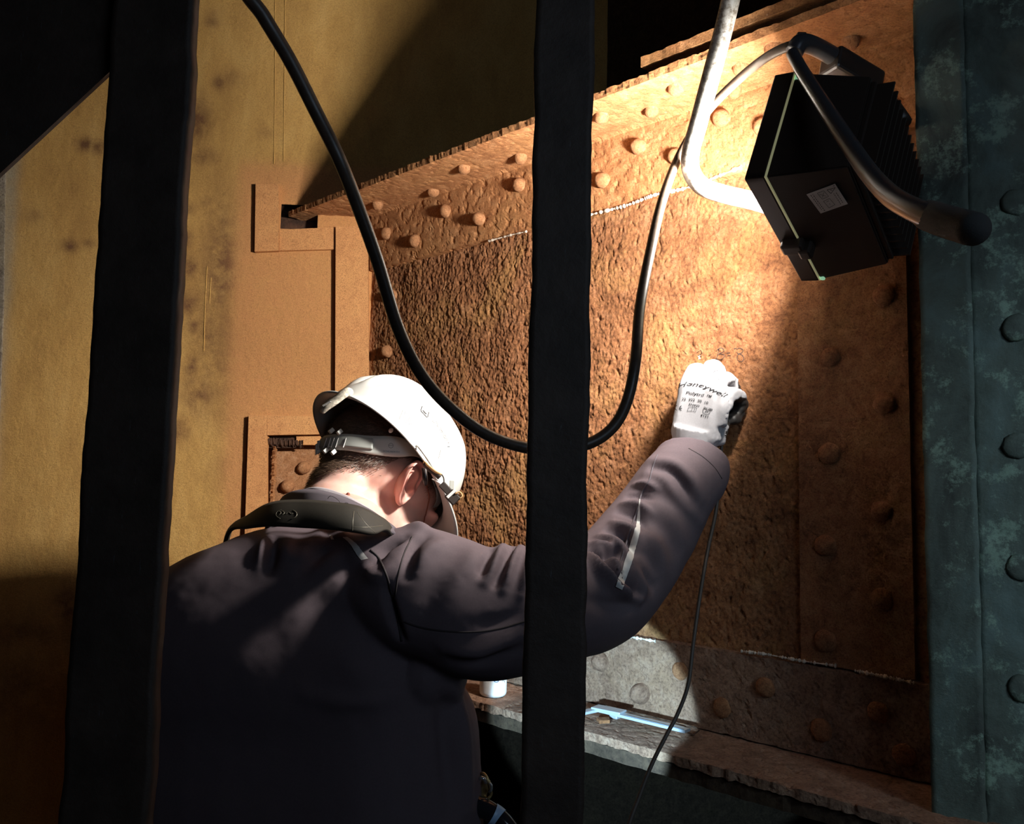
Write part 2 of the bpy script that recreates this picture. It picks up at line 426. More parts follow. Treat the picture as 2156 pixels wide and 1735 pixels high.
def rect_l(x0, y0, x1, y1):
    q0 = l_from_px(x0, y0); q1 = l_from_px(x1, y1)
    return min(q0[0], q1[0]), max(q0[0], q1[0]), min(q0[1], q1[1]), max(q0[1], q1[1])
hole1 = rect_l(592, 430, 668, 486); hole2 = rect_l(566, 917, 742, 1200)
sc_, zc_ = (xs[:-1] + xs[1:]) / 2, (zs[:-1] + zs[1:]) / 2
SC, ZCc = np.meshgrid(sc_, zc_, indexing='ij'); keep = np.ones_like(SC, bool)
keep &= ~((SC > 0.012) & (ZCc < ZC - 0.03))
for hh in (hole1, hole2):
    keep &= ~((SC > hh[0]) & (SC < hh[1]) & (ZCc > hh[2]) & (ZCc < hh[3]))
V = (np.array(COR)[None, :] + s_[:, None] * np.array(sL)[None, :] + z_[:, None] * np.array([0, 0, 1.0]) + hl[:, None] * np.array(nL))
w_left = gmesh('wall_left', V, grid_faces(len(xs), len(zs), keep), M_left)
tag(w_left, 'ochre painted steel diaphragm plate with brown stains, left of the pitted wall', kind='structure')
# stain / tint layer: paint marks, plus shadow painted in low at the left
stain_shade = np.zeros(len(s_)); orange = np.zeros(len(s_)); grey = np.zeros(len(s_))
blobs = [(470, 560, 34, 110, 0.8), (455, 700, 40, 90, 0.55), (480, 760, 50, 100, 0.5), (415, 255, 20, 40, 0.9), (400, 560, 16, 20, 0.8), (398, 640, 18, 24, 0.7),
         (405, 690, 14, 16, 0.7), (460, 175, 10, 12, 0.7), (445, 42, 12, 12, 0.6), (178, 303, 14, 12, 0.9), (209, 309, 14, 12, 0.9), (148, 517, 14, 10, 0.9), (183, 512, 12, 8, 0.5),
         (430, 330, 22, 14, 0.6), (395, 440, 16, 10, 0.5), (435, 425, 12, 12, 0.4), (490, 165, 18, 16, 0.35), (420, 830, 30, 40, 0.6), (405, 770, 14, 20, 0.7), (380, 900, 16, 26, 0.6),
         (470, 980, 26, 30, 0.3), (65, 455, 18, 12, 0.35), (140, 1280, 22, 40, 0.9), (100, 1330, 60, 24, 0.5), (30, 1330, 60, 26, 0.5), (60, 1450, 90, 70, 0.45), (500, 520, 12, 30, 0.4), (395, 500, 12, 18, 0.5),  # broad blobs low at the left paint in the shadow there
         (470, 880, 20, 30, 0.4), (600, 560, 22, 16, 0.2), (640, 640, 40, 30, 0.15), (560, 280, 14, 10, 0.25), (520, 650, 14, 60, 0.35)]
for bx, by, rx, ry, am in blobs:
    q = l_from_px(bx, by); k = M2(1, 1.97)
    d = ((s_ - q[0]) / (rx * 1.25 * k)) ** 2 + ((z_ - q[1]) / (ry * 1.25 * k)) ** 2
    stain_shade = np.maximum(stain_shade, min(1, 1.35 * am) * np.exp(-d * 0.8))
q = l_from_px(505, 350); qq = l_from_px(500, 430)
orange = 1 / (1 + np.exp(-(s_ - q[0]) / 0.008)) * (1 / (1 + np.exp((z_ - q[1] - 0.01) / 0.008)))
g = l_from_px(22, 600); grey = 1 / (1 + np.exp((s_ - g[0] + 0.006 * perlin2(z_ * 12, z_ * 0, 3)) / 0.006)) * 0.8
ca = w_left.data.color_attributes.new('tint', 'FLOAT_COLOR', 'POINT')
arr = np.stack([stain_shade, orange, grey, np.ones_like(stain_shade)], 1).ravel(); ca.data.foreach_set('color', arr)

def slab(name, x0, x1, y0, y1, z0, z1, m, label):
    V, F = box(((x0 + x1) / 2, (y0 + y1) / 2, (z0 + z1) / 2), (Vector((1, 0, 0)), Vector((0, 1, 0)), UP), ((x1 - x0) / 2, (y1 - y0) / 2, (z1 - z0) / 2))
    o = mk(name, V, F, m); tag(o, label, kind='structure'); return o
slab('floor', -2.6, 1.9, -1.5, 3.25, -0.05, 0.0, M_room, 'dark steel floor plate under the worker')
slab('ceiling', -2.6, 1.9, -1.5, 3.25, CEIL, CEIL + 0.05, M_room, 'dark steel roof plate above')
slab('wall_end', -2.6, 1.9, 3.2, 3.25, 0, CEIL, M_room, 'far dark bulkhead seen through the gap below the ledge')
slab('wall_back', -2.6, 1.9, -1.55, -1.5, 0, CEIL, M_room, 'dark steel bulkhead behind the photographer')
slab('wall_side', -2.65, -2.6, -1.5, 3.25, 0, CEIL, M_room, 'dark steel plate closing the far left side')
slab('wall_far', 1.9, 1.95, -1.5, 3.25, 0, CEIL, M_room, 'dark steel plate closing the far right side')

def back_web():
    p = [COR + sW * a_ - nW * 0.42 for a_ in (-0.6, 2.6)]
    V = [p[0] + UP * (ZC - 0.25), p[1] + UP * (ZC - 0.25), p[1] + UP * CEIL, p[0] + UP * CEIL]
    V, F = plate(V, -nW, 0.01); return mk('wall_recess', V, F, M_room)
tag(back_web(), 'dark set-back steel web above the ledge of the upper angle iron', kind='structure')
V, F = plate([onL(x, y, -0.05) for x, y in ((560, 400), (700, 400), (700, 510), (560, 510))], nL, -0.01)
mk('recess_plate', V, F, M_crackdark, w_left)
# left-wall patch plates
kL = M2(1, 1.97)
def lplate(name, pts, t=0.010, m=M_patch, off=0.0005):
    V, F = plate([onL(x, y, off) for x, y in pts], nL, t)
    return mk(name, V, F, m, w_left)
lplate('patch_plate', [(541, 392), (589, 391), (589, 531), (539, 533)], 0.014)
lplate('patch_plate', [(589.6, 486), (705, 481), (705, 527), (589.6, 530)], 0.0095)
lplate('patch_plate', [(709, 482), (776, 480), (780, 1040), (707, 1040)], 0.018)
lplate('patch_plate', [(527, 876), (565, 876), (565, 1300), (513, 1300)], 0.016)
lplate('patch_plate', [(565.5, 876), (760, 880), (760, 914), (565.5, 917)], 0.0155)
# recess behind lower cut-out: back plate, flaky border, two rivets
bk = [onL(x, y, -0.030) for x, y in ((548, 900), (770, 900), (770, 1220), (548, 1220))]
V, F = plate(bk, nL, -0.01); backp = mk('recess_plate', V, F, M_rivet, w_left)
def rough_strip(name, a, b, w, t, m, parent, n, seed, seg=40):
    a = Vector(a); b = Vector(b); d = (b - a); u = d.normalized().cross(n); r = np.random.default_rng(seed)
    V, F = [], []
    for i in range(seg + 1):
        c = a + d * (i / seg)
        w1, w2 = w * (0.6 + 0.6 * r.random()), w * (0.6 + 0.6 * r.random()); tt_ = t * (0.6 + 0.7 * r.random())
        V += [c - u * w1, c - u * w1 * 0.6 + n * tt_, c + u * w2 * 0.5 + n * tt_ * r.uniform(0.5, 1.1), c + u * w2]
    for i in range(seg):
        for k in range(3):
            F.append([i * 4 + k, i * 4 + k + 1, i * 4 + 5 + k, i * 4 + 4 + k])
    return mk(name, V, F, m, parent)
V, F = plate([onL(x, y, -0.028) for x, y in ((567, 918), (628, 918), (626, 944), (567, 944))], nL, 0.022)
mk('flaky_rust_lip', V, F, M_crackdark, w_left)
V, F = plate([onL(x, y, -0.028) for x, y in ((629, 917), (745, 917), (745, 938), (629, 938))], nL, 0.030)
mk('recess_lip', V, F, M_patch, w_left)
rough_strip('flaky_rust_lip', onL(579, 940, -0.012), onL(572, 1080, -0.012), 0.006, 0.012, M_beam, w_left, nL, 3)
rough_strip('flaky_rust_lip', onL(567, 931, -0.003), onL(640, 934, -0.005), 0.010, 0.010, M_crackdark, w_left, nL, 4)
# thin weld beads on the ochre plate
def bead(pts, r, m, parent, name='weld_bead', seg=6, seed=0, n=60, jit=0.3):
    p = catmull(pts, n); rr = r * (1 + jit * np.random.default_rng(seed).uniform(-1, 1, n))
    V, F = sweep(p, rr, seg); return mk(name, V, F, m, parent, True)
bead([onL(579, -20), onL(579, 150), onL(577, 345)], 0.0016, M_left, w_left, seed=1)
bead([onL(600, -20), onL(599, 150), onL(597, 340)], 0.0015, M_left, w_left, seed=2)
bead([onL(436, 560), onL(432, 640), onL(429, 740)], 0.0014, M_left, w_left, seed=3)
bead([onL(444, 585), onL(441, 640)], 0.0012, M_left, w_left, seed=4, n=20)
bead([onL(512, 1000), onL(510, 1100)], 0.0010, M_left, w_left, seed=6, n=20)
V, F = plate([onL(x, y, -0.001) for x, y in ((-110, -900), (16, -900), (14, 335), (10, 620), (0, 900), (-4, 2200), (-110, 2200))], nL, 0.006)
grey_strip = mk('edge_strip', V, F, M_shelf, w_left)

# ------------------------------------------------------------------ rivets
def rivet_mesh(name, seed, r=0.015, hgt=0.013):
    rr = np.random.default_rng(seed); V, F = [], []; nu, nv = 16, 5
    for j in range(nv):
        t = j / nv; rad = r * math.cos(t * math.pi / 2) ** 0.75; z = hgt * math.sin(t * math.pi / 2)
        for i in range(nu):
            a = 2 * math.pi * i / nu; k = 1 + rr.uniform(-0.07, 0.07)
            V.append((rad * k * math.cos(a), rad * k * math.sin(a), z + rr.uniform(-0.0006, 0.0006) - (0.004 if j == 0 else 0)))
    V.append((0, 0, hgt * 0.97))
    for j in range(nv - 1):
        for i in range(nu):
            i2 = (i + 1) % nu; F.append([j * nu + i, j * nu + i2, (j + 1) * nu + i2, (j + 1) * nu + i])
    for i in range(nu): F.append([(nv - 1) * nu + i, (nv - 1) * nu + (i + 1) % nu, nv * nu])
    me = bpy.data.meshes.new(name); me.from_pydata(V, [], F); me.update(); me.materials.append(M_rivet)
    me.polygons.foreach_set('use_smooth', [True] * len(me.polygons)); return me
RIV = [rivet_mesh('rivet', k, 0.0148, 0.0180) for k in range(4)]
RIVD = [rivet_mesh('rivet_low', k + 9, 0.0155, 0.0080) for k in range(3)]
for m_ in RIVD: m_.materials[0] = M_lap
RIVL = rivet_mesh('rivet_dusty', 44, 0.0148, 0.0165); RIVL.materials[0] = M_ledge
RIVG = rivet_mesh('rivet_green', 21, 0.015, 0.0045); RIVG.materials[0] = M_green
RIVS = [rivet_mesh('rivet_grey', 30 + k, 0.017, 0.014) for k in range(2)]
for m_ in RIVS: m_.materials[0] = M_shelf
def rivet(p, n, parent, me=None, sc=1.0):
    me = me or random.choice(RIV)
    o = bpy.data.objects.new('rivet', me); COL.objects.link(o); o.parent = parent
    o.location = Vector(p) - wloc(parent); q = Vector(n).to_track_quat('Z', 'Y'); o.rotation_mode = 'QUATERNION'
    o.rotation_quaternion = q @ Matrix.Rotation(random.uniform(0, 6.28), 3, 'Z').to_quaternion()
    o.scale = (sc * random.uniform(0.93, 1.08), sc * random.uniform(0.93, 1.08), sc * random.uniform(0.85, 1.1)); return o
for x, y in ((606, 1024), (640, 985)): rivet(onL(x, y, -0.030), nL, w_left, None, 1.15)

# ------------------------------------------------------------------ rough slab builder (subdivided, displaced box along the pitted wall)
def rough_slab(name, s0, s1, a0, a1, face, thick, amp, m, parent=None, freq=60, seed=0, step=0.004, edge_amp=0.0):
    """face 'v': plate in (s,z) standing proud of the wall by thick; 'h': plate in (s,off) with underside/top at z=face value
       returns mesh covering its exposed sides"""
    return None
def along(s, off, z): return COR + sW * s + nW * off + Vector((0, 0, z))
def s_of(px, py, off=0.0): return (onW(px, py, off) - COR).dot(sW)
def loft_profile(name, prof, s_range, m, parent=None, amp=0.0012, edge=0.0, freq=60, seed=0, step=0.004, sub=0.004):
    """sweep a closed (off,z) profile along s, subdivided and roughened along its own normals"""
    pr = []; k = len(prof)
    for i in range(k):
        a = np.array(prof[i]); b = np.array(prof[(i + 1) % k]); d = np.linalg.norm(b - a); n = max(1, int(d / sub))
        for j in range(n): pr.append(a + (b - a) * j / n)
    pr = np.array(pr); n = len(pr); ssr = lin(s_range[0], s_range[1], step); ns = len(ssr)
    tan = np.roll(pr, -1, 0) - np.roll(pr, 1, 0); nor = np.stack([tan[:, 1], -tan[:, 0]], 1); nor /= np.linalg.norm(nor, axis=1)[:, None] + 1e-9
    cen = pr.mean(0); area = 0.5 * np.sum(pr[:, 0] * np.roll(pr[:, 1], -1) - np.roll(pr[:, 0], -1) * pr[:, 1])
    if area < 0: nor = -nor
    per = np.concatenate([[0], np.cumsum(np.linalg.norm(np.diff(pr, axis=0), axis=1))])
    SS, PP = np.meshgrid(ssr, np.arange(n), indexing='ij')
    f = fbm(SS.ravel(), per[PP.ravel()], freq, 3, 0.6, seed); f = 0.5 * f - np.abs(f) * 0.5
    f = (f * amp).reshape(ns, n)
    e = np.zeros(n)
    if edge > 0:
        for q in prof: e = np.maximum(e, np.exp(-(np.linalg.norm(pr - np.array(q), axis=1) / 0.008) ** 2))
        f = f + edge * e[None, :] * (fbm(ssr, ssr * 0, 45, 3, 0.7, seed + 5))[:, None]
    off = pr[None, :, 0] + nor[None, :, 0] * f; z = pr[None, :, 1] + nor[None, :, 1] * f
    V = (np.array(COR)[None, None, :] + ssr[:, None, None] * np.array(sW) + off[:, :, None] * np.array(nW) + z[:, :, None] * np.array([0, 0, 1.0])).reshape(-1, 3)
    i, j = np.meshgrid(np.arange(ns - 1), np.arange(n), indexing='ij'); j2 = (j + 1) % n
    F = np.stack([(i * n + j).ravel(), ((i + 1) * n + j).ravel(), ((i + 1) * n + j2).ravel(), (i * n + j2).ravel()], 1)
    Fl = F.tolist() if area < 0 else F[:, ::-1].tolist()
    Fl.append(list(range(n)) if area < 0 else list(range(n))[::-1]); b = (ns - 1) * n
    Fl.append([b + t for t in range(n)][::-1] if area < 0 else [b + t for t in range(n)])
    return mk(name, V, Fl, m, parent, False)

# upper angle iron: vertical leg on the wall, horizontal leg towards the camera
off_out = (onZ(1120, 262, ZC) - COR).dot(nW)              # outer edge of the horizontal leg
sA0 = -0.012; sA1 = 1.75
TH = 0.011
ang = empty('steel_angle', along(0.5, 0.05, ZC))
tag(ang, 'rusted riveted angle iron running along the top of the pitted wall, ledge facing down', 'beam')
leg_v = loft_profile('wall_leg', [(-0.004, ZV), (TH, ZV + 0.002), (TH, ZC - 0.004), (TH + 0.010, ZC + 0.002), (0.02, ZC + 0.014), (-0.004, ZC + 0.014)], (0.004, sA1), M_beam, ang, 0.0042, 0.0, 55, 101, 0.0042, 0.0042)
leg_h = loft_profile('outstanding_leg', [(0.012, ZC), (off_out, ZC + 0.0), (off_out + 0.001, ZC + 0.013), (0.012, ZC + 0.013)], (-0.16, sA1), M_beam, ang, 0.0030, 0.0022, 60, 131, 0.0042, 0.0042)
# tail of the angle seen through the notch: clip end lies behind the ochre plate
for x, y in ((815, 492), (875, 508), (940, 445), (1011, 462), (1095, 390), (1170, 420), (1270, 380), (1346, 310), (1425, 330), (1520, 250), (1608, 268), (1690, 180), (1600, 155)):
    q = onW(x, y, TH)
    if q.z < ZC - 0.012: rivet(q, nW, ang, None, 1.0)
for x, y in ((795, 428), (912, 402), (977, 352), (1096, 328), (1180, 272), (1266, 243), (1372, 230), (1424, 183), (1545, 185), (1630, 100), (1790, 84), (1560, 140)):
    q = onZ(x, y, ZC)
    if 0.02 < (q - COR).dot(nW) < off_out - 0.01: rivet(q, -UP, ang, None, 0.9)
bead([onW(1240, 453, 0.012), onW(1320, 432, 0.012), onW(1380, 410, 0.012), onW(1450, 394, 0.012), onW(1560, 352, 0.012)], 0.0026, M_crust, ang, 'crust_line', 6, 5, 120, 0.75)
bead([onW(1028, 508, 0.012), onW(1075, 495, 0.012), onW(1110, 487, 0.012)], 0.0020, M_crust, ang, 'crust_line', 6, 8, 40, 0.7)

# upper flange above the ledge (dark, thick edge seen over it at the right)
off2 = (onZ(1400, 110, ZC + 0.035) - COR).dot(nW)
SFL = (onZ(1330, 128, ZC + 0.03) - COR).dot(sW)
fl = loft_profile('flange_plate', [(0.0, ZC + 0.030), (off_out - 0.004, ZC + 0.030), (off_out - 0.004, ZC + 0.046), (0.0, ZC + 0.046)], (SFL, sA1), M_beam, None, 0.002, 0.002, 40, 151, 0.008, 0.008)
tag(fl, 'dark thick flange plate lying over the upper angle iron at the top right', 'plate')
# support filler between angle and flange
fil = loft_profile('filler_plate', [(0.0, ZC + 0.0125), (off_out - 0.03, ZC + 0.0125), (off_out - 0.03, ZC + 0.0305), (0.0, ZC + 0.0305)], (SFL, sA1), M_room, None, 0.0005, 0.0, 40, 152, 0.02, 0.02)
tag(fil, 'dark filler strip packed between the upper angle iron and the flange plate', 'plate')

# lower angle iron: vertical leg + shelf
shelf_out = (onZ(1363, 1575, ZS) - COR).dot(nW)
low = empty('steel_ledge', along(0.6, 0.08, ZS)); tag(low, 'grey dusty riveted angle iron forming a ledge along the foot of the pitted wall', 'beam')
sB0, sB1 = 0.004, 1.62
loft_profile('wall_leg', [(-0.004, ZS + 0.002), (TH, ZS + 0.002), (TH, ZB - 0.002), (-0.004, ZB)], (sB0, sB1), M_ledge, low, 0.0040, 0.0, 55, 201, 0.0042, 0.0042)
loft_profile('shelf_leg', [(0.0, ZS), (shelf_out, ZS), (shelf_out, ZS - 0.013), (0.0, ZS - 0.013)], (sB0, sB1), M_ledge, low, 0.0036, 0.0030, 55, 221, 0.0042, 0.0042)
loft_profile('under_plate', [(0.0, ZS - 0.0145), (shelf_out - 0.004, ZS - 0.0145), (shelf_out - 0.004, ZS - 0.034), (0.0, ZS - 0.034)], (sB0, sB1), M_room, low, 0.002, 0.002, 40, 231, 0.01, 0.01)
for x, y in ((1266, 1393), (1350, 1460), (1180, 1440), (1130, 1385)): rivet(onW(x, y, TH), nW, low, RIVL, 1.2)
for x, y in ((1432, 1413), (1520, 1490), (1612, 1447), (1730, 1537), (1850, 1500), (1905, 1590)): rivet(onW(x, y, TH), nW, low, RIVD[0], 1.0)
bead([onW(1560, 1371, 0.011), onW(1620, 1379, 0.011), onW(1690, 1392, 0.011), onW(1760, 1402, 0.011)], 0.0018, M_crust, low, 'crust_line', 6, 15, 90, 0.95)
bead([onW(1800, 1412, 0.014), onW(1860, 1424, 0.014), onW(1925, 1438, 0.014)], 0.0018, M_crust, low, 'crust_line', 6, 16, 70, 0.95)
bead([onW(1310, 1338, 0.011), onW(1380, 1350, 0.011)], 0.0022, M_crust, low, 'crust_line', 6, 17, 30, 0.7)

# lap plate on the right of the seam
s_seam = s_of(1682, 900, 0.006); s_end = s_of(1916, 900, 0.006)
lapp = loft_profile('lap_plate', [(-0.003, ZB + 0.001), (0.0075, ZB + 0.001), (0.0075, ZV - 0.002), (-0.003, ZV - 0.002)], (s_seam, s_end), M_lap, None, 0.0026, 0.0, 60, 301, 0.0036, 0.0036)
tag(lapp, 'darker riveted steel lap plate right of the vertical seam in the pitted wall', 'plate')
for x, y in ((1748, 560), (1862, 622), (1748, 752), (1863, 850), (1746, 955), (1856, 1076), (1738, 1148), (1856, 1262), (1738, 1350)):
    rivet(onW(x, y, 0.0075), nW, lapp, RIVD[(x + y) % 3], 1.0)
for x, y in ((757, 547), (826, 622), (817, 740), (766, 760)):
    rivet(onW(x, y, 0.0), nW, w_right, None, 1.0)

# right-hand stiffener column (blue-green)
colu = empty('stiffener_column', P(2060, 1735, 1.0)); colu.location.z = 0
tag(colu, 'blue-green flaking painted steel stiffener column at the right edge', 'column')
cA = P(1942, 867, 1.03); cB = P(2052, 867, 1.00); cC = P(2420, 867, 0.93)
def vplate(name, p0, p1, t, m, parent, z0=0.0, z1=CEIL, step=0.006, amp=0.002, edge=0.0015, seed=0, zfine=(1.0, 2.3)):
    """vertical plate between plan points p0,p1 with roughened face and wavy edges, thickness t away from the camera"""
    p0 = Vector((p0.x, p0.y, 0)); p1 = Vector((p1.x, p1.y, 0)); d = (p1 - p0); w = d.length; d.normalize(); n = Vector((d.y, -d.x, 0))
    if n.y > 0: n = -n
    us = lin(0, w, step); zs2 = np.concatenate([lin(z0, zfine[0], 0.05)[:-1], lin(*zfine, step), lin(zfine[1], z1, 0.05)[1:]])
    prof = [(u, 0.0) for u in us] + [(w, -t)] + [(u, -t) for u in us[::-1][1:-1]] + [(0, -t)]
    k = len(prof); V = []
    for z in zs2:
        pass
    U, Zz = np.meshgrid(np.array([q[0] for q in prof]), zs2, indexing='ij'); O = np.array([q[1] for q in prof])
    e0 = edge * fbm(zs2, zs2 * 0, 14, 4, 0.6, seed); e1_ = edge * fbm(zs2, zs2 * 0 + 5.5, 14, 4, 0.6, seed + 3)
    wgt = (U / w); U2 = U + (1 - wgt) * e0[None, :] + wgt * e1_[None, :]
    disp = amp * fbm(U.ravel(), Zz.ravel(), 30, 4, 0.6, seed + 7).reshape(U.shape) * (O[:, None] == 0)
    V = (np.array(p0)[None, None, :] + U2[:, :, None] * np.array(d) + (O[:, None] + disp)[:, :, None] * np.array(n) + Zz[:, :, None] * np.array([0, 0, 1.0]))
    nz = len(zs2); V = V.reshape(-1, 3); i, j = np.meshgrid(np.arange(k), np.arange(nz - 1), indexing='ij'); i2 = (i + 1) % k
    F = np.stack([(i * nz + j).ravel(), (i2 * nz + j).ravel(), (i2 * nz + j + 1).ravel(), (i * nz + j + 1).ravel()], 1).tolist()
    F.append([i * nz for i in range(k)][::-1]); F.append([i * nz + nz - 1 for i in range(k)])
    return mk(name, V, F, m, parent, True)
vplate('front_flange', cA, cB, 0.012, M_green, colu, seed=401, amp=0.0015, edge=0.002)
cB2 = cB + (cC - cB).normalized() * 0.004 + Vector((0, 0.010, 0))
vplate('riveted_leg', cB2, cC + Vector((0, 0.010, 0)), 0.012, M_green, colu, seed=431, amp=0.003, edge=0.001)
dcc = (cC - cB); dcc.z = 0; dcc.normalize(); ncc = Vector((dcc.y, -dcc.x, 0)); ncc = -ncc if ncc.y > 0 else ncc
for x, y in ((2142, 425), (2142, 690), (2142, 938), (2150, 1195), (2155, 1450)):
    rivet(on_plane(x, y, cB2, ncc, 0.001), ncc, colu, RIVG, 1.1)
# web leg that joins the column to the wall (behind the flange)
q0 = P(2050, 867, 1.02); q1 = q0 + Vector((0.06, 0.30, 0)) 
vplate('web_leg', q0 + Vector((0.01, 0.004, 0)), along(s_of(2060, 867) + 0.10, 0.002, 0), 0.010, M_green, colu, seed=451, amp=0.001, edge=0.0, step=0.03)

# ------------------------------------------------------------------ foreground bars
def bar_thing(name, xl, xr, Y, label, seed, t=0.012):
    p0, p1 = P(xl, 867, Y), P(xr, 867, Y)
    o = vplate(name, p0, p1, t, M_post, None, step=0.004, amp=0.0006, edge=0.0022, seed=seed, zfine=(1.2, 2.05))
    return tag(o, label, 'bar')
post = bar_thing('steel_bar', 1113, 1240, 0.55, 'dark vertical steel bar at the picture centre, in front of the worker\'s right arm', 501, 0.014)
barl = bar_thing('steel_bar', 182, 357, 0.60, 'wide dark vertical steel bar at the left, covering the worker\'s left shoulder', 521, 0.014)
nb = Vector((0, -1, 0))
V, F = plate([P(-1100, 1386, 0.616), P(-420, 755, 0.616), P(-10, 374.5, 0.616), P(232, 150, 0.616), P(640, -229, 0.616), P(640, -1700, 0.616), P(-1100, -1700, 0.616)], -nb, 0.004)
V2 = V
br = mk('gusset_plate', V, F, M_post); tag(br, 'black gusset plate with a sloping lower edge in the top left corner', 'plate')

# ------------------------------------------------------------------ supply cable
cab = [(400, -1800, .70), (425, -900, .68), (445, -330, .665), (500, -60, .66), (556, 36, .67), (612, 130, .69), (665, 235, .71), (712, 330, .72), (752, 430, .74), (795, 550, .76), (838, 690, .78), (885, 785, .80), (945, 855, .82),
       (1020, 912, .84), (1100, 941, .86), (1170, 946, .87), (1240, 934, .88), (1290, 900, .89), (1320, 845, .9), (1338, 760, .91), (1347, 650, .95), (1367, 540, .99), (1395, 420, 1.05),
       (1432, 325, 1.125), (1485, 240, 1.12), (1550, 172, 1.08), (1615, 120, 1.03), (1668, 96, 1.005), (1700, 100, 1.01)]
V, F = sweep(catmull([P(*c) for c in cab], 320), 0.0062, 14)
cable = mk('supply_cable', V, F, M_cable, smooth=True)
tag(cable, 'black rubber supply cable hanging in a loop from the top left to the floodlight', 'cable')

# ------------------------------------------------------------------ floodlight
lamp = empty('floodlight', LC); tag(lamp, 'portable black work floodlight on tubular stand with its lit side towards the pitted wall', 'floodlight')
ax = (e1, e2, -NL)
def lbox(name, c1, c2, cn, h1_, h2_, hn, m, parent=lamp, bev=0.002):
    """box in lamp coordinates: offsets from the lamp centre along e1,e2,NL"""
    V, F = box(LC + e1 * c1 + e2 * c2 + NL * cn, (e1, e2, NL), (h1_, h2_, hn), bev)
    return mk(name, V, F, m, parent)
# bezel frame: four walls of a ring, front at +0.024
fw = 0.009
V, F = merge(box(LC + e1 * (h1 / 2 - fw / 2) + NL * 0.012, (e1, e2, NL), (fw / 2, h2 / 2, 0.012), 0.0015), box(LC - e1 * (h1 / 2 - fw / 2) + NL * 0.012, (e1, e2, NL), (fw / 2, h2 / 2, 0.012), 0.0015),
             box(LC + e2 * (h2 / 2 - fw / 2) + NL * 0.012, (e1, e2, NL), (h1 / 2, fw / 2, 0.012), 0.0015), box(LC - e2 * (h2 / 2 - fw / 2) + NL * 0.012, (e1, e2, NL), (h1 / 2, fw / 2, 0.012), 0.0015))
mk('bezel', V, F, M_lampbody, lamp)
lbox('glass', 0, 0, 0.016, h1 / 2 - fw, h2 / 2 - fw, 0.002, M_glow, bev=0)
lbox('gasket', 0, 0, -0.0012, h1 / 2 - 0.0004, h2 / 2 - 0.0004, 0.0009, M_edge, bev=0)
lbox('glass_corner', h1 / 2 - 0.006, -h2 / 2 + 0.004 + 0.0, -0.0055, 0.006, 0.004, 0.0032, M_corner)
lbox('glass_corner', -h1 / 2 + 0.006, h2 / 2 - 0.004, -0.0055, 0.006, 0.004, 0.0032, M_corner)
# housing: tapered body behind the bezel
def frustum(c0, c1, a0, b0, a1, b1):
    V = []
    for cn, A, B in ((c0, a0, b0), (c1, a1, b1)):
        for s1, s2 in ((-1, -1), (1, -1), (1, 1), (-1, 1)): V.append(LC + e1 * s1 * A + e2 * s2 * B + NL * cn)
    F = [[0, 1, 2, 3], [7, 6, 5, 4]] + [[i, 4 + i, 4 + (i + 1) % 4, (i + 1) % 4] for i in range(4)]
    bm = bmesh.new(); vs_ = [bm.verts.new(v) for v in V]
    for f in F: bm.faces.new([vs_[i] for i in f])
    bmesh.ops.recalc_face_normals(bm, faces=bm.faces)
    bmesh.ops.bevel(bm, geom=list(bm.edges), offset=0.0016, segments=2, affect='EDGES')
    bm.verts.index_update(); o = ([v.co.copy() for v in bm.verts], [[v.index for v in f.verts] for f in bm.faces]); bm.free(); return o
V, F = frustum(-0.0022, -0.088, h1 / 2 - 0.0012, h2 / 2 - 0.0012, h1 / 2 - 0.014, h2 / 2 - 0.014)
house = mk('housing', V, F, M_lampbody, lamp)
lbox('heat_sink_base', 0, 0, -0.091, h1 / 2 - 0.018, h2 / 2 - 0.018, 0.004, M_lampbody)
nf = 13
for k in range(nf):
    c2_ = (k / (nf - 1) - 0.5) * (h2 - 0.042)
    lbox('cooling_fin', 0, c2_, -0.104, h1 / 2 - 0.022, 0.0012, 0.010, M_lampbody, bev=0)
# latch on the bezel
V, F = merge(box(LL + e2 * (h2 * 0.60) + NL * 0.006 - e1 * 0.004, (e1, e2, NL), (0.008, 0.010, 0.014), 0.003), box(LL + e2 * (h2 * 0.64) - NL * 0.008 - e1 * 0.004, (e1, e2, NL), (0.010, 0.009, 0.008), 0.003))
mk('latch', V, F, M_lampbody, lamp)
# rating label on the housing's lower side face (normal -e1)
lp0 = LL + e1 * 0.004
nlab = -(e1).copy()
def onlab(px, py, off=0.0012):
    # the housing side tapers 10 mm over 102 mm
    nn = (-e1 - NL * (0.010 / 0.102) * -1).normalized()
    nn = (-e1 * 0.102 - NL * 0.010).normalized()
    base = LC - e1 * (h1 / 2 - 0.004) - NL * 0.003
    return on_plane(px, py, base, nn, off)
lab = [(1698, 409), (1758, 387), (1785, 429), (1728, 449)]
lnn = (-e1 * 0.102 - NL * 0.010).normalized()
V, F = plate([onlab(*c) for c in lab], lnn, 0.0004)
labo = mk('rating_label', V, F, M_label, lamp)
def lab_strokes(poly, w, name='print'):
    """flat strokes on label: list of polylines in px"""
    Vs, Fs = [], []
    for line in poly:
        for (x0, y0), (x1, y1) in zip(line[:-1], line[1:]):
            dx, dy = x1 - x0, y1 - y0; L = math.hypot(dx, dy) or 1; ox, oy = -dy / L * w / 2, dx / L * w / 2
            n = len(Vs)
            Vs += [onlab(x0 + ox, y0 + oy, 0.0019), onlab(x1 + ox, y1 + oy, 0.0019), onlab(x1 - ox, y1 - oy, 0.0019), onlab(x0 - ox, y0 - oy, 0.0019)]
            Fs.append([n, n + 1, n + 2, n + 3])
    return mk(name, Vs, Fs, M_ink, labo)
def lerp2(a, b, t): return (a[0] + (b[0] - a[0]) * t, a[1] + (b[1] - a[1]) * t)
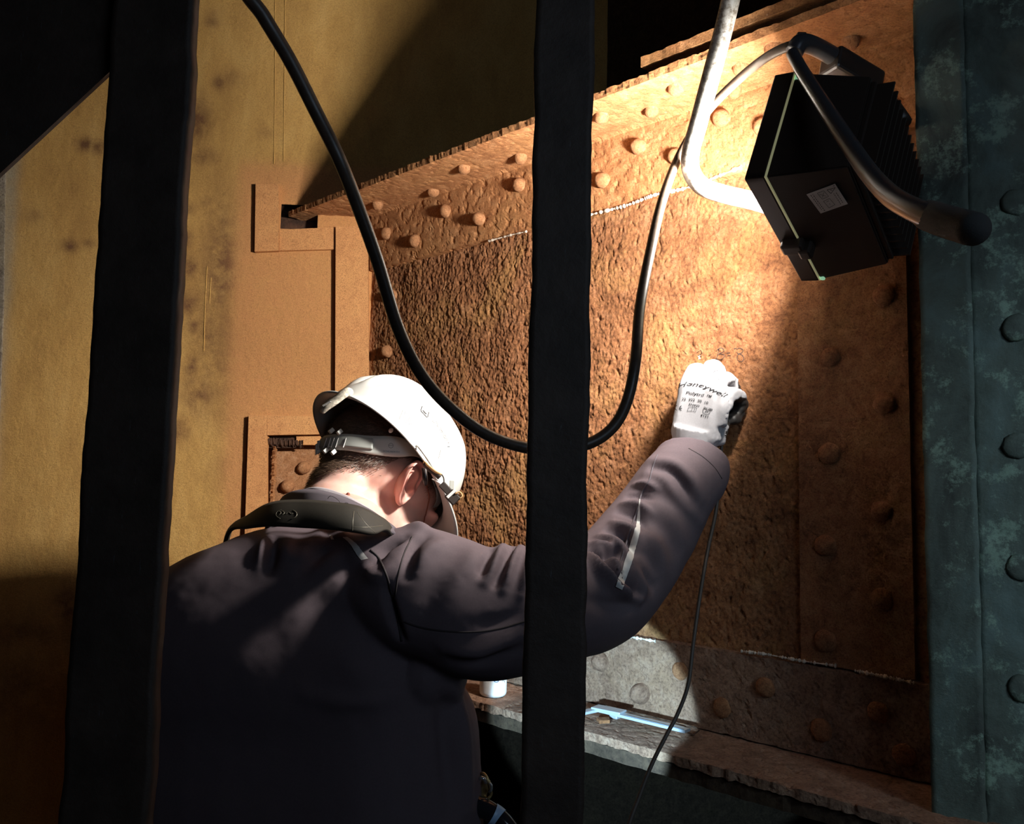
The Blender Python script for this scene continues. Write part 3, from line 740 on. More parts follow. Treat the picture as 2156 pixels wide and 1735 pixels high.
def LAB(u, v):  # u along first edge (0..1), v down
    t = lerp2(lab[0], lab[1], u); b = lerp2(lab[3], lab[2], u); return lerp2(t, b, v)
strokes = []
for u in (0.10, 0.17):                                    # two lines of fine print running down the left side
    v = 0.1
    while v < 0.9:
        l = random.uniform(0.03, 0.08); strokes.append([LAB(u, v), LAB(u, v + l)]); v += l + 0.035
for u in (0.78, 0.87):
    v = 0.38
    while v < 0.88:
        l = random.uniform(0.03, 0.07); strokes.append([LAB(u, v), LAB(u, v + l)]); v += l + 0.035
lab_strokes(strokes, 1.4)
lab_strokes([[LAB(0.66, 0.13), LAB(0.94, 0.16), LAB(0.70, 0.34), LAB(0.66, 0.13)], [LAB(0.74, 0.17), LAB(0.80, 0.22)], [LAB(0.90, 0.06), LAB(0.95, 0.08)]], 1.1)
lab_strokes([[LAB(0.32, 0.12), LAB(0.55, 0.12), LAB(0.58, 0.42), LAB(0.34, 0.44), LAB(0.32, 0.12)], [LAB(0.36, 0.2), LAB(0.52, 0.38)], [LAB(0.52, 0.18), LAB(0.38, 0.38)]], 0.8)
lab_strokes([[LAB(0.33, 0.55), LAB(0.56, 0.52), LAB(0.60, 0.85), LAB(0.36, 0.90), LAB(0.33, 0.55)], [LAB(0.40, 0.62), LAB(0.50, 0.6)], [LAB(0.46, 0.72), LAB(0.46, 0.78)]], 0.8)
# stand tubes
st = [(1640, -620, 0.94), (1600, -360, 0.97), (1563, -110, 1.00), (1545, -30, 1.01), (1524, 60, 1.03), (1496, 165, 1.05), (1470, 262, 1.075), (1454, 322, 1.09), (1456, 362, 1.10), (1478, 392, 1.105), (1520, 408, 1.11), (1580, 422, 1.115), (1645, 441, 1.125), (1690, 452, 1.13)]
V, F = sweep(catmull([P(*c) for c in st], 140), 0.0122, 18); mk('stand_tube', V, F, M_alu, lamp, True)
st2 = [(1668, 112, .955), (1684, 142, .94), (1706, 178, .92), (1742, 234, .88), (1790, 307, .835), (1832, 367, .79), (1876, 413, .74), (1930, 444, .69), (1985, 464, .655)]
V, F = sweep(catmull([P(*c) for c in st2], 100), np.linspace(0.0075, 0.0105, 100), 18); mk('handle_tube', V, F, M_tubed, lamp, True)
g = catmull([P(*c) for c in ((1948, 451, .69), (1985, 464, .655), (2030, 477, .625), (2066, 487, .60))], 24)
gr_ = np.concatenate([[0.010, 0.0125], np.full(18, 0.0128), [0.0125, 0.011, 0.008, 0.003]])
V, F = sweep(g, gr_, 20); mk('foam_grip', V, F, M_foam, lamp, True)
st3 = [(1672, 110, 1.0), (1684, 92, 1.0), (1712, 96, 1.01), (1760, 122, 1.03), (1800, 146, 1.05)]
V, F = sweep(catmull([P(*c) for c in st3], 40), 0.0115, 14); mk('bracket_arm', V, F, M_tubed, lamp, True)
pa, pb = P(1745, 128, 1.03), P(1840, 184, 1.06); d_ = (pb - pa).normalized(); w_ = d_.cross(NL).normalized(); n_ = d_.cross(w_)
V, F = box((pa + pb) / 2, (d_, w_, n_), ((pb - pa).length / 2, 0.016, 0.018), 0.004); mk('junction_box', V, F, M_lampbody, lamp)
V, F = box(P(1686, 84, 1.0), (Vector((1, 0, 0)), Vector((0, 1, 0)), UP), (0.006, 0.006, 0.008), 0.002); mk('wing_screw', V, F, M_lampbody, lamp)
V, F = sweep([P(1835, 190, 1.05), P(1880, 230, 1.045), P(1900, 260, 1.03)], 0.012, 12); mk('bracket_arm', V, F, M_lampbody, lamp, True)

# ================================================================== PERSON
YK = 1.08
P_room = P
def P(px, py, Y): return P_room(px, py, Y * YK)
def M2(px, Y): return px * Y * YK / FPX
TY = 1.12 * YK
def tube_px(pts, n, seg=20, rpx=True, rscale=1.0, flat=1.0):
    """pts: (px,py,Y,radius px)"""
    q = catmull([tuple(P(x, y, Y)) + (M2(r, Y) * rscale,) for x, y, Y, r in pts], n)
    return sweep(q[:, :3], q[:, 3], seg, flat)
def torso(rings, k=36, rs=1.0, dy=0.0):
    """rings: (py, left px, right px, Y centre, depth radius)"""
    V, F = [], []
    rr = catmull(rings, 40)
    for y, xl, xr, Y, dr in rr:
        c = P((xl + xr) / 2, y, Y); hw = M2((xr - xl) / 2, Y) * rs
        for i in range(k):
            a = 2 * math.pi * i / k; ca, sa = math.cos(a), math.sin(a)
            e = 0.8
            V.append(Vector((c.x + hw * math.copysign(abs(ca) ** e, ca), c.y + dy + dr * rs * math.copysign(abs(sa) ** e, sa), c.z)))
    n = len(rr)
    for j in range(n - 1):
        for i in range(k):
            F.append([j * k + i, j * k + (i + 1) % k, (j + 1) * k + (i + 1) % k, (j + 1) * k + i])
    F.append(list(range(k))[::-1]); F.append([(n - 1) * k + i for i in range(k)])
    return V, F

# --- hand frame (right fist against the pitted wall)
def in_front(px, py, off): return on_plane(px, py, H0, nW, off)
HC = in_front(1474, 862, 0.066)
hb = nW.copy(); hr = sW.copy()
hu = (UP + hr * 0.22).normalized(); hr = (hr - hu * hr.dot(hu)).normalized(); hb = hr.cross(hu)
if hb.dot(nW) < 0: hb = -hb
def hand_parts(C, r, u, b, k=1.0):
    def L(x, y, z): return C + (r * x + u * y + b * z) * k
    parts = [box(L(0.001, -0.004, 0.0), (r, u, b), (0.042 * k, 0.050 * k, 0.0165 * k), 0.013 * k)]
    parts.append(sweep([L(0, -0.03, 0), L(0, -0.055, -0.002), L(0, -0.085, -0.004), L(-0.002, -0.125, -0.006)], [0.039 * k, 0.037 * k, 0.035 * k, 0.034 * k], 24, 0.78, upv=r))
    fing = []
    for x, m, ln, rad in ((-0.030, 0.030, 0.036, 0.0132), (-0.0035, 0.036, 0.040, 0.0130), (0.0215, 0.028, 0.031, 0.0126), (0.041, 0.012, 0.024, 0.0118)):
        pts = [L(x * 0.9, m - 0.03, 0.0), L(x, m, 0.002), L(x * 1.02, m + ln * 0.75, -0.012), L(x * 1.02, m + ln * 0.78, -0.034), L(x * 1.0, m + ln * 0.30, -0.050), L(x * 0.95, m - 0.012, -0.046), L(x * 0.93, m - 0.018, -0.034)]
        q = catmull(pts, 26); rr = np.linspace(rad, rad * 0.86, 26); rr[-2:] *= 0.75
        parts.append(sweep(q, rr * k, 16, upv=r)); fing.append(pts)
        parts.append(ellipsoid(q[-1], (r, u, b), (rad * 0.8 * k,) * 3, 12, 8))
        parts.append(ellipsoid(pts[2] + (pts[1] - pts[2]) * 0.0, (r, u, b), (rad * 1.03 * k,) * 3, 14, 10))
    th = catmull([L(-0.028, -0.035, -0.008), L(-0.040, -0.008, -0.022), L(-0.036, 0.016, -0.038), L(-0.016, 0.030, -0.052), L(0.0, 0.034, -0.056)], 22)
    parts.append(sweep(th, np.linspace(0.0175, 0.0125, 22) * k, 16, upv=u)); parts.append(ellipsoid(th[-1], (r, u, b), (0.0122 * k,) * 3, 12, 8))
    # heel of the hand, pinky-side pad
    parts.append(ellipsoid(L(0.024, -0.026, -0.014), (r, u, b), (0.021 * k, 0.032 * k, 0.020 * k), 16, 12))
    parts.append(ellipsoid(L(-0.018, -0.028, -0.014), (r, u, b), (0.024 * k, 0.030 * k, 0.018 * k), 16, 12))
    return parts, L
WR = HC - hu * 0.098 - hb * 0.006

arm_r = [(800, 1240, 1.06, 118), (868, 1242, 1.045, 132), (935, 1262, 1.04, 133), (1010, 1290, 1.04, 136), (1100, 1283, 1.05, 130), (1180, 1268, 1.075, 120), (1262, 1246, 1.11, 112), (1330, 1172, 1.15, 103), (1385, 1092, 1.18, 94), (1422, 1030, 1.182, 86)]
wr_px = px_of(WR)
arm_r += [(wr_px[0] - 3, wr_px[1] + 4, (WR.y - 0.012) / YK, 83), (wr_px[0] + 6, wr_px[1] - 28, (WR.y + 0.002) / YK, 77)]
arm_l = [(520, 1275, 1.10, 100), (425, 1296, 1.10, 94), (345, 1370, 1.12, 90), (300, 1450, 1.14, 88), (300, 1560, 1.18, 80), (340, 1600, 1.28, 66), (400, 1590, 1.40, 58), (430, 1580, 1.46, 54)]
rings = [(1108, 600, 790, 1.10, 0.055), (1122, 535, 838, 1.10, 0.080), (1145, 478, 862, 1.10, 0.100), (1185, 388, 880, 1.10, 0.118), (1240, 318, 888, 1.10, 0.128), (1330, 262, 905, 1.10, 0.135), (1420, 255, 955, 1.11, 0.14), (1500, 262, 993, 1.12, 0.142), (1620, 262, 1001, 1.12, 0.145), (1735, 258, 1004, 1.12, 0.148), (1980, 250, 1010, 1.12, 0.150), (2100, 252, 1006, 1.12, 0.145)]

# ---------------- head frame
hU = Vector((0.555, 0.54, 0.63)).normalized()
hF = Vector((0.630, 0.255, -0.732)); hF = (hF - hU * hF.dot(hU)).normalized()
hR = hF.cross(hU).normalized()
HY = 1.245
RC = P(806, 967, HY)                        # helmet rim centre
CS = P(786, 1020, 1.235)                     # skull reference (ear level)
HK = 1.11
def HL(f, r, u): return CS + (hF * f + hR * r + hU * u) * HK
def E(c, ax, r, nu=24, nv=16): return ellipsoid(c, ax, tuple(x * HK for x in r), nu, nv)
hax = (hF, hR, hU)
head = [E(HL(-0.008, 0, 0.035), hax, (0.100, 0.078, 0.088), 36, 26),
        E(HL(0.032, 0, -0.028), hax, (0.062, 0.060, 0.080), 30, 22),
        E(HL(0.050, 0, -0.078), hax, (0.040, 0.040, 0.034), 24, 16),
        E(HL(0.085, 0, -0.096), hax, (0.018, 0.020, 0.016), 16, 12),        # chin
        E(HL(0.072, 0.030, -0.030), hax, (0.026, 0.026, 0.026), 16, 12),    # cheeks
        E(HL(0.072, -0.030, -0.030), hax, (0.026, 0.026, 0.026), 16, 12),
        E(HL(0.020, 0.044, -0.055), hax, (0.034, 0.020, 0.040), 18, 14),    # jaw angle
        E(HL(0.020, -0.044, -0.055), hax, (0.034, 0.020, 0.040), 18, 14),
        E(HL(0.088, 0, 0.022), hax, (0.016, 0.050, 0.012), 20, 10),         # brow
        sweep([HL(0.090, 0, 0.010), HL(0.106, 0, -0.016), HL(0.114, 0, -0.034), HL(0.096, 0, -0.042)], [0.008, 0.010, 0.014, 0.010], 12, 1.0),
        E(HL(0.098, 0, -0.062), hax, (0.010, 0.022, 0.006), 16, 8),         # lips
        E(HL(0.096, 0, -0.072), hax, (0.010, 0.019, 0.006), 16, 8)]
nb0 = P(736, 1140, 1.10)
neck = sweep(catmull([HL(0.0, 0, -0.02), HL(-0.008, 0, -0.062), (HL(-0.01, 0, -0.10) + nb0) / 2 + Vector((0, 0, -0.0)), nb0, nb0 + Vector((-0.02, 0.0, -0.10))], 24),
             np.linspace(0.058, 0.060, 24), 28)
neck_b = E(HL(-0.026, 0, -0.034), hax, (0.045, 0.054, 0.058), 24, 18)
bodyparts = head + [neck, neck_b]
bodyparts.append(torso([(y, xl + 30, xr - 30, Y, d * 0.8) for y, xl, xr, Y, d in rings], rs=0.9))
bodyparts.append(tube_px(arm_r, 50, rscale=0.66)); bodyparts.append(tube_px(arm_l, 40, rscale=0.7))
hipc = P(630, 2080, 1.12)
FZ = 0.10
def leg(sx, rs=1.0, top=0.0):
    h0 = Vector((hipc.x + sx * 0.095, TY, hipc.z + 0.02 + top)); kn = Vector((hipc.x + sx * 0.12, TY - 0.02, 0.50)); an = Vector((hipc.x + sx * 0.13, TY + 0.01, FZ))
    q = catmull([h0, (h0 + kn) / 2 + Vector((0, -0.005, 0)), kn, (kn + an) / 2 + Vector((0, 0.012, 0)), an], 24)
    return sweep(q, np.interp(np.linspace(0, 1, 24), [0, .3, .5, .7, 1], [0.092, 0.078, 0.060, 0.058, 0.043]) * rs, 20)
bodyparts += [leg(-1), leg(1)]
for sx in (-1, 1):
    an = Vector((hipc.x + sx * 0.13, TY + 0.01, 0.05)); bodyparts.append(ellipsoid(an + Vector((0, 0.06, -0.012)), (Vector((1, 0, 0)), Vector((0, 1, 0)), UP), (0.038, 0.11, 0.030), 16, 10))
V, F = merge(*bodyparts)
bv, bf, bn = remesh(V, F, 0.0034, 7, 0.5)
# soft eye sockets: push in around the eyes
for sgn in (-1, 1):
    ec = np.array(HL(0.098, sgn * 0.031, 0.004)); d = np.linalg.norm(bv - ec, axis=1)
    bv += (-np.array(hF))[None, :] * (0.010 * np.exp(-(d / 0.016) ** 2))[:, None]
bvh_head = BVHTree.FromPolygons([Vector(v) for v in bv], bf)
def cast(bvh, px, py, lift=0.0):
    d = ray(px, py).normalized(); hit = bvh.ray_cast(CAM, d)
    if hit[0] is None: return None, None
    n = hit[1]; n = n if n.dot(d) < 0 else -n
    return hit[0] + n * lift, n
# ---------------- ear geometry (joined to the body mesh)
def ear(side):
    px_, n_ = (cast(bvh_head, 852, 1018)[0], None) if side > 0 else (None, None)
    if side > 0: base = HL(0.008, 0.068, -0.010); base = px_
    else:
        q = ear.base - CS; base = CS + hF * q.dot(hF) - hR * q.dot(hR) + hU * q.dot(hU)
    if side > 0: ear.base = base
    up = (hU - hF * 0.34).normalized(); nor = (hR * side * 0.90 + hF * 0.20 - hU * 0.05).normalized(); up = (up - nor * up.dot(nor)).normalized()
    rear = -(hF - up * hF.dot(up) - nor * hF.dot(nor)).normalized()
    NR, NT = 22, 48; V, F = [], []
    base = base + nor * 0.0075; rel = 1.35
    for i in range(NR + 1):
        rho = i / NR
        for k in range(NT):
            t = 2 * math.pi * k / NT; cx, cy = math.cos(t), math.sin(t)
            w = 0.0215 * (1 + 0.14 * cy) * (0.93 if cx < 0 else 1.06); x = w * cx * rho + 0.002 * cy * rho; y = 0.0375 * cy * rho
            if cy < -0.6: x *= 0.92
            lobe = 1 / (1 + math.exp((cy + 0.62) * 14))
            back = 1 / (1 + math.exp(-(cx + 0.35 + 0.9 * max(cy, 0)) * 5))
            h = 0.0060 * math.exp(-((rho - 0.90) / 0.085) ** 2) * (0.25 + 0.75 * back) * (1 - 0.8 * lobe)
            h -= 0.0035 * math.exp(-((rho - 0.74) / 0.07) ** 2) * back * (1 - lobe)
            h += 0.0032 * math.exp(-((rho - 0.56) / 0.10) ** 2) * back * (1 - lobe)
            dx, dy = x / 0.021 + 0.12, y / 0.0375 + 0.10
            h -= 0.0105 * math.exp(-(dx * dx * 5.0 + dy * dy * 9.0))
            h += 0.0055 * math.exp(-(((x / 0.021) + 0.62) ** 2 * 22 + (y / 0.0375 + 0.12) ** 2 * 40))
            h += 0.0040 * math.exp(-(((x / 0.021) - 0.10) ** 2 * 14 + (y / 0.0375 + 0.48) ** 2 * 50))
            h += 0.0085 * (x / 0.021 + 0.9) * 0.9
            h *= rel
            if i == NR: h -= 0.0035
            V.append(base + rear * x + up * y + nor * h)
    for i in range(NR):
        for k in range(NT):
            k2 = (k + 1) % NT; F.append([i * NT + k, (i + 1) * NT + k, (i + 1) * NT + k2, i * NT + k2])
    o = NR * NT
    for j, (rr, hh) in enumerate(((0.93, -0.0075), (0.74, -0.0120), (0.55, -0.022))):
        for k in range(NT):
            t = 2 * math.pi * k / NT; cx, cy = math.cos(t), math.sin(t); w = 0.0215 * (1 + 0.14 * cy)
            x = w * cx * rr + 0.002 * cy; y = 0.0375 * cy * rr; h = hh + 0.0085 * (x / 0.021 + 0.9) * (0.9 - 0.3 * j)
            V.append(base + rear * x + up * y + nor * h)
    for j in range(3):
        a0 = o + j * NT
        for k in range(NT):
            k2 = (k + 1) % NT; F.append([a0 + k, a0 + NT + k, a0 + NT + k2, a0 + k2])
    if side < 0: pass
    return V, F
er, el = ear(1), ear(-1)
nb_ = len(bv); V = list(bv); Fs = [list(f) for f in bf]
for ev_, ef in (er, el):
    n = len(V); V += [tuple(v) for v in ev_]; Fs += [[i + n for i in f] for f in ef]
V = np.array([tuple(v) for v in V])
def skin_mat():
    m, nt, b = mat('pale_skin'); v = coords(nt)
    at = nt.nodes.new('ShaderNodeAttribute'); at.attribute_name = 'tint'
    sp = nt.nodes.new('ShaderNodeSeparateColor'); nt.links.new(at.outputs['Color'], sp.inputs[0])
    c = ramp(nt, noise(nt, v, 45, 4, 0.6), [(0.35, (0.66, 0.38, 0.31)), (0.65, (0.72, 0.45, 0.37))])
    c = mix(nt, sp.outputs[1], c, (0.60, 0.19, 0.15))
    c = mix(nt, sp.outputs[0], c, (0.16, 0.09, 0.065))
    nt.links.new(c, b.inputs['Base Color']); b.inputs['Roughness'].default_value = 0.5; b.inputs['Specular IOR Level'].default_value = 0.35
    b.inputs['Subsurface Weight'].default_value = 0.25; b.inputs['Subsurface Radius'].default_value = (1.0, 0.25, 0.12); b.inputs['Subsurface Scale'].default_value = 0.006
    bump(nt, b, noise(nt, v, 700, 4, 0.6), 0.12, 0.0006)
    return m
M_skin = skin_mat()
person = mk('person', V, Fs, M_skin, smooth=True, origin=(hipc.x, TY + 0.01, 0.0))
tag(person, 'worker seen from behind in mauve jacket and white hard hat, fist on the wall', 'person')
# hairline: a plane through three points of the nape
pA, pB, pC = cast(bvh_head, 668, 1006)[0], cast(bvh_head, 745, 992)[0], cast(bvh_head, 835, 982)[0]
hn = (pB - pA).cross(pC - pA)
if hn.length < 1e-6 or hn.normalized().dot(hU) == 0: hn = hU.copy()
tline = (pC - pA).normalized(); hn = (hU - tline * hU.dot(tline)).normalized()
dist = (V - np.array(pB)) @ np.array(hn); loc_f = (V - np.array(CS)) @ np.array(hF); loc_u = (V - np.array(CS)) @ np.array(hU)
mask = np.clip((dist + 0.004) / 0.016, 0, 1) * np.clip((0.075 - loc_f) / 0.02, 0, 1)
mask[nb_:] = 0
red = np.zeros(len(V)); 
dn = np.linalg.norm(V - np.array(ear.base), axis=1); red[nb_:] = 0.42
mp_, _ = cast(bvh_head, 733, 1042)
if mp_: 
    pass
ca = person.data.color_attributes.new('tint', 'FLOAT_COLOR', 'POINT')
ca.data.foreach_set('color', np.stack([mask * 0.85, red, red * 0, np.ones(len(V))], 1).ravel())
if mp_:
    V_, F_ = ellipsoid(mp_, (Vector((1, 0, 0)), Vector((0, 1, 0)), UP), (0.0030, 0.0018, 0.0036), 12, 8); mole = mk('mole', V_, F_, plain('mole_brown', (0.30, 0.09, 0.06), 0.6), person, True)
# eyes (hidden from here, part of the face)
for sgn in (-1, 1):
    V_, F_ = ellipsoid(HL(0.066, sgn * 0.029, 0.004), hax, (0.0115, 0.0115, 0.0115), 16, 12); mk('eye', V_, F_, plain('eye_white', (0.8, 0.78, 0.75), 0.2), person, True)
# hair strands
def hair_mat():
    m, nt, b = mat('dark_brown_hair'); v = coords(nt)
    nt.links.new(ramp(nt, noise(nt, v, 400, 2, 0.5), [(0.3, (0.035, 0.02, 0.013)), (0.7, (0.15, 0.09, 0.055))]), b.inputs['Base Color'])
    b.inputs['Roughness'].default_value = 0.5; return m
M_hair = hair_mat()
eb = np.array(ear.base); faces = [f for f in bf if np.linalg.norm(bv[f[0]] - eb) > 0.040 and mask[f[0]] > 0.02 and loc_f[f[0]] < 0.07 and loc_u[f[0]] < 0.075]
Vh, Fh = [], []
fa = np.array([f[0] for f in faces]) if faces else np.zeros(0, int)
for t in range(26000):
    i = fa[rng.integers(len(fa))]; mk_ = mask[i]
    if rng.random() > mk_ ** 1.1 + 0.03: continue
    p = Vector(bv[i] + rng.normal(0, 0.0014, 3)); n = Vector(bn[i]); dn_ = (-hU * 0.8 - hF * 0.45 + Vector(rng.normal(0, 0.32, 3)))
    dn_ = (dn_ - n * dn_.dot(n)).normalized(); ln = rng.uniform(0.005, 0.011) * (0.6 + 0.5 * mk_)
    sd = dn_.cross(n) * 0.00027; tip = p + dn_ * ln + n * (0.0022 + 0.002 * mk_); mid = p + dn_ * ln * 0.5 + n * 0.0022
    k = len(Vh); Vh += [p - sd, p + sd, mid + sd * 0.8, tip, mid - sd * 0.8]; Fh += [[k, k + 1, k + 2, k + 4], [k + 4, k + 2, k + 3]]
hair = mk('hair', Vh, Fh, M_hair, person)

# ---------------- jacket
parts = [torso(rings), tube_px(arm_r, 70, 28), tube_px(arm_l, 40, 22)]
# shoulder caps, bunched cloth at the shoulder top, armpit drape
parts.append(ellipsoid(P(872, 1170, 1.07), (Vector((1, 0, 0)), Vector((0, 1, 0)), UP), (M2(62, 1.07), 0.06, M2(66, 1.07)), 20, 14))
parts.append(ellipsoid(P(790, 1180, 1.06), (Vector((1, 0, 0)), Vector((0, 1, 0)), UP), (M2(90, 1.07), 0.07, M2(66, 1.07)), 20, 14))
parts.append(ellipsoid(P(905, 1400, 1.09), (Vector((1, 0, 0)), Vector((0, 1, 0)), UP), (M2(85, 1.07), 0.09, M2(95, 1.07)), 20, 14))
V, F = merge(*parts); jv, jf, jn = remesh(V, F, 0.0037, 13, 0.6)
bvh0 = BVHTree.FromPolygons([Vector(v) for v in jv], jf)
folds = [  # px polyline, width m, amplitude m
    # upper arm gathers near the elbow
    ([(1098, 1150), (1075, 1190), (1060, 1240)], 0.008, 0.009), ([(1060, 1152), (1045, 1185), (1022, 1225)], 0.008, 0.008), ([(1080, 1152), (1062, 1195), (1045, 1232)], 0.006, -0.008),
    ([(1035, 1160), (1020, 1195), (1015, 1215)], 0.006, -0.006), ([(1000, 1160), (985, 1190), (930, 1260)], 0.014, 0.005), ([(935, 1140), (900, 1165), (875, 1200)], 0.010, 0.006),
    ([(900, 1125), (870, 1150), (858, 1210)], 0.008, -0.006), ([(1125, 1160), (1110, 1210), (1098, 1250)], 0.008, 0.007), ([(1150, 1165), (1130, 1220), (1120, 1260)], 0.007, -0.007),
    ([(1105, 1285), (1050, 1310), (1000, 1318)], 0.010, -0.005), ([(960, 1215), (915, 1250), (880, 1300)], 0.016, -0.004), ([(1235, 1180), (1180, 1230), (1120, 1300)], 0.012, 0.006),
    ([(1090, 1340), (1010, 1372), (940, 1368)], 0.012, 0.007), ([(1090, 1365), (1020, 1392), (960, 1392)], 0.010, -0.006),
    # elbow
    ([(1236, 1150), (1268, 1158), (1292, 1152)], 0.006, 0.008), ([(1240, 1164), (1270, 1174), (1300, 1160)], 0.006, -0.009), ([(1240, 1172), (1262, 1206), (1292, 1232), (1345, 1264)], 0.008, 0.011),
    ([(1262, 1180), (1286, 1212), (1300, 1228)], 0.006, -0.009), ([(1252, 1160), (1290, 1185), (1305, 1220)], 0.006, 0.006), ([(1335, 1190), (1352, 1225), (1356, 1255)], 0.009, 0.006), ([(1320, 1210), (1330, 1240), (1338, 1250)], 0.007, -0.010),
    ([(1350, 1195), (1375, 1230), (1380, 1245)], 0.009, -0.006), ([(1240, 1265), (1300, 1275), (1350, 1268)], 0.010, -0.006),
    # forearm drag lines
    ([(1290, 1100), (1330, 1118), (1344, 1150)], 0.007, 0.006), ([(1280, 1118), (1315, 1128), (1335, 1165)], 0.006, -0.006), ([(1262, 1130), (1300, 1146), (1325, 1180)], 0.007, 0.006),
    ([(1310, 1062), (1345, 1066), (1370, 1082)], 0.006, 0.005), ([(1302, 1078), (1342, 1088), (1362, 1112)], 0.006, -0.005), ([(1322, 1045), (1350, 1044), (1372, 1052)], 0.005, -0.004),
    ([(1335, 1022), (1362, 1020), (1385, 1030)], 0.006, 0.004), ([(1368, 968), (1420, 978), (1455, 1010), (1475, 1050)], 0.010, 0.005), ([(1375, 985), (1415, 996), (1440, 1025), (1455, 1060)], 0.008, -0.005),
    ([(1362, 1000), (1400, 1010), (1430, 1050), (1475, 1100)], 0.011, 0.005), ([(1355, 1060), (1400, 1075), (1425, 1110), (1440, 1150)], 0.014, 0.004), ([(1350, 1085), (1395, 1115), (1420, 1160)], 0.012, -0.004),
    ([(1352, 1120), (1385, 1150), (1400, 1200)], 0.012, 0.005), ([(1345, 1150), (1370, 1180), (1385, 1220)], 0.010, -0.005),
    # back yoke
    ([(655, 1140), (690, 1118), (720, 1130), (760, 1160)], 0.012, 0.006), ([(700, 1150), (672, 1165), (640, 1200)], 0.010, -0.007), ([(560, 1135), (556, 1160), (548, 1190)], 0.008, 0.006),
    ([(575, 1135), (572, 1165), (566, 1200)], 0.008, -0.007), ([(600, 1140), (604, 1165), (606, 1190)], 0.012, 0.005), ([(640, 1150), (640, 1175), (630, 1190)], 0.010, 0.003),
    ([(700, 1220), (730, 1245), (790, 1262)], 0.024, 0.0035), ([(640, 1235), (680, 1280), (740, 1310)], 0.026, -0.003), ([(770, 1200), (800, 1215), (830, 1185)], 0.010, 0.006),
    ([(850, 1130), (812, 1150), (790, 1180)], 0.008, -0.007), ([(815, 1240), (828, 1300), (845, 1345)], 0.006, -0.007), ([(838, 1110), (862, 1104), (900, 1118)], 0.012, 0.006),
    ([(700, 1360), (760, 1420), (860, 1440)], 0.02, 0.003), ([(520, 1250), (560, 1330), (640, 1400)], 0.03, -0.002), ([(650, 1465), (740, 1478), (830, 1472)], 0.012, 0.004),
    ([(960, 1450), (975, 1550), (985, 1700)], 0.014, 0.008), ([(930, 1450), (940, 1560), (950, 1700)], 0.016, -0.007),
]
disp = 0.0010 * fbm(jv[:, 0] * 1.0 + jv[:, 1] * 0.6, jv[:, 2] + 0.5 * jv[:, 1], 22, 3, 0.5, 71)
for pl, w, amp in folds:
    pts = []
    for x, y in catmull(pl, 14):
        hp, _ = cast(bvh0, x, y)
        if hp is not None: pts.append(tuple(hp))
    if len(pts) < 3: continue
    pts = catmull(pts, 26); c = pts.mean(0); rad = np.linalg.norm(pts - c, axis=1).max() + 3 * w
    idx = np.where(np.linalg.norm(jv - c, axis=1) < rad)[0]
    if len(idx) == 0: continue
    d2 = ((jv[idx][:, None, :] - pts[None, :, :]) ** 2).sum(2); k = d2.argmin(1); d = np.sqrt(d2.min(1))
    taper = np.sin(np.pi * (0.12 + 0.76 * k / 25.0)) 
    disp[idx] += (2.0 if w < 0.0085 else 1.4) * amp * np.exp(-(d / w) ** 2) * taper
jv = jv + jn * disp[:, None]
jacket = mk('jacket', jv, jf, M_jacket, person, True)
bvhJ = BVHTree.FromPolygons([Vector(v) for v in jv], jf)

def surf_line(bvh, pl, n, lift=0.0005):
    out = []
    for x, y in catmull(pl, n):
        hp, hn_ = cast(bvh, x, y, lift)
        if hp is not None: out.append(tuple(hp))
    return out
def piping(name, pl, r, m, parent, bvh=None, n=60, lift=0.0):
    pts = surf_line(bvh or bvhJ, pl, n, lift)
    if len(pts) < 3: return None
    q = catmull(pts, n); 
    for _ in range(2): q[1:-1] = (q[:-2] + q[1:-1] + q[2:]) / 3
    V, F = sweep(q, r, 8); return mk(name, V, F, m, parent, True)
def surf_ribbon(name, left, right, m, parent, bvh, n=40, rows=4, lift=0.0012, thick=0.0008):
    a, b = catmull(left, n), catmull(right, n); V = []; ok = True
    last = None
    for i in range(n):
        for j in range(rows + 1):
            t = j / rows; x, y = a[i] * (1 - t) + b[i] * t; hp, _ = cast(bvh, x, y, lift)
            if hp is None: hp = last if last is not None else Vector(P(x, y, 1.1))
            V.append(hp); last = hp
    F = grid_faces(n, rows + 1).tolist(); o = mk(name, V, F, m, parent, True); return o
piping('armhole_seam', [(780, 1158), (798, 1176), (815, 1215), (828, 1262), (838, 1310), (846, 1350)], 0.0016, M_jseam, jacket)
piping('armhole_seam', [(868, 1130), (850, 1168), (838, 1215), (832, 1262)], 0.0011, M_jseam, jacket)
piping('sleeve_seam', [(842, 1306), (890, 1322), (950, 1330), (1010, 1330), (1060, 1322), (1110, 1308), (1180, 1300)], 0.0012, M_jseam, jacket, n=80)
piping('sleeve_seam', [(1384, 958), (1374, 985), (1367, 1012), (1352, 1036), (1340, 1078), (1326, 1120), (1312, 1165), (1300, 1200)], 0.0013, M_jcollar, jacket)
piping('cuff_seam', [(1450, 944), (1480, 962), (1505, 985), (1520, 1008)], 0.0007, M_jseam, jacket)
surf_ribbon('reflective_strip', [(1347, 1048), (1340, 1100), (1330, 1140), (1314, 1185), (1296, 1234)], [(1348, 1048), (1348, 1102), (1342, 1142), (1328, 1190), (1310, 1241)], M_reflect, jacket, bvhJ, 50, 3)
surf_ribbon('reflective_strip', [(722, 1132), (738, 1146), (752, 1168), (762, 1180)], [(732, 1132), (750, 1146), (765, 1164), (776, 1177)], M_reflect, jacket, bvhJ, 24, 3, 0.0016)
surf_ribbon('reflective_strip', [(694, 1128), (698, 1137)], [(700, 1128), (704, 1137)], M_reflect, jacket, bvhJ, 6, 2, 0.0016)
# rolled cuff edge
cx = catmull([tuple(P(*c[:3])) for c in arm_r], 60)

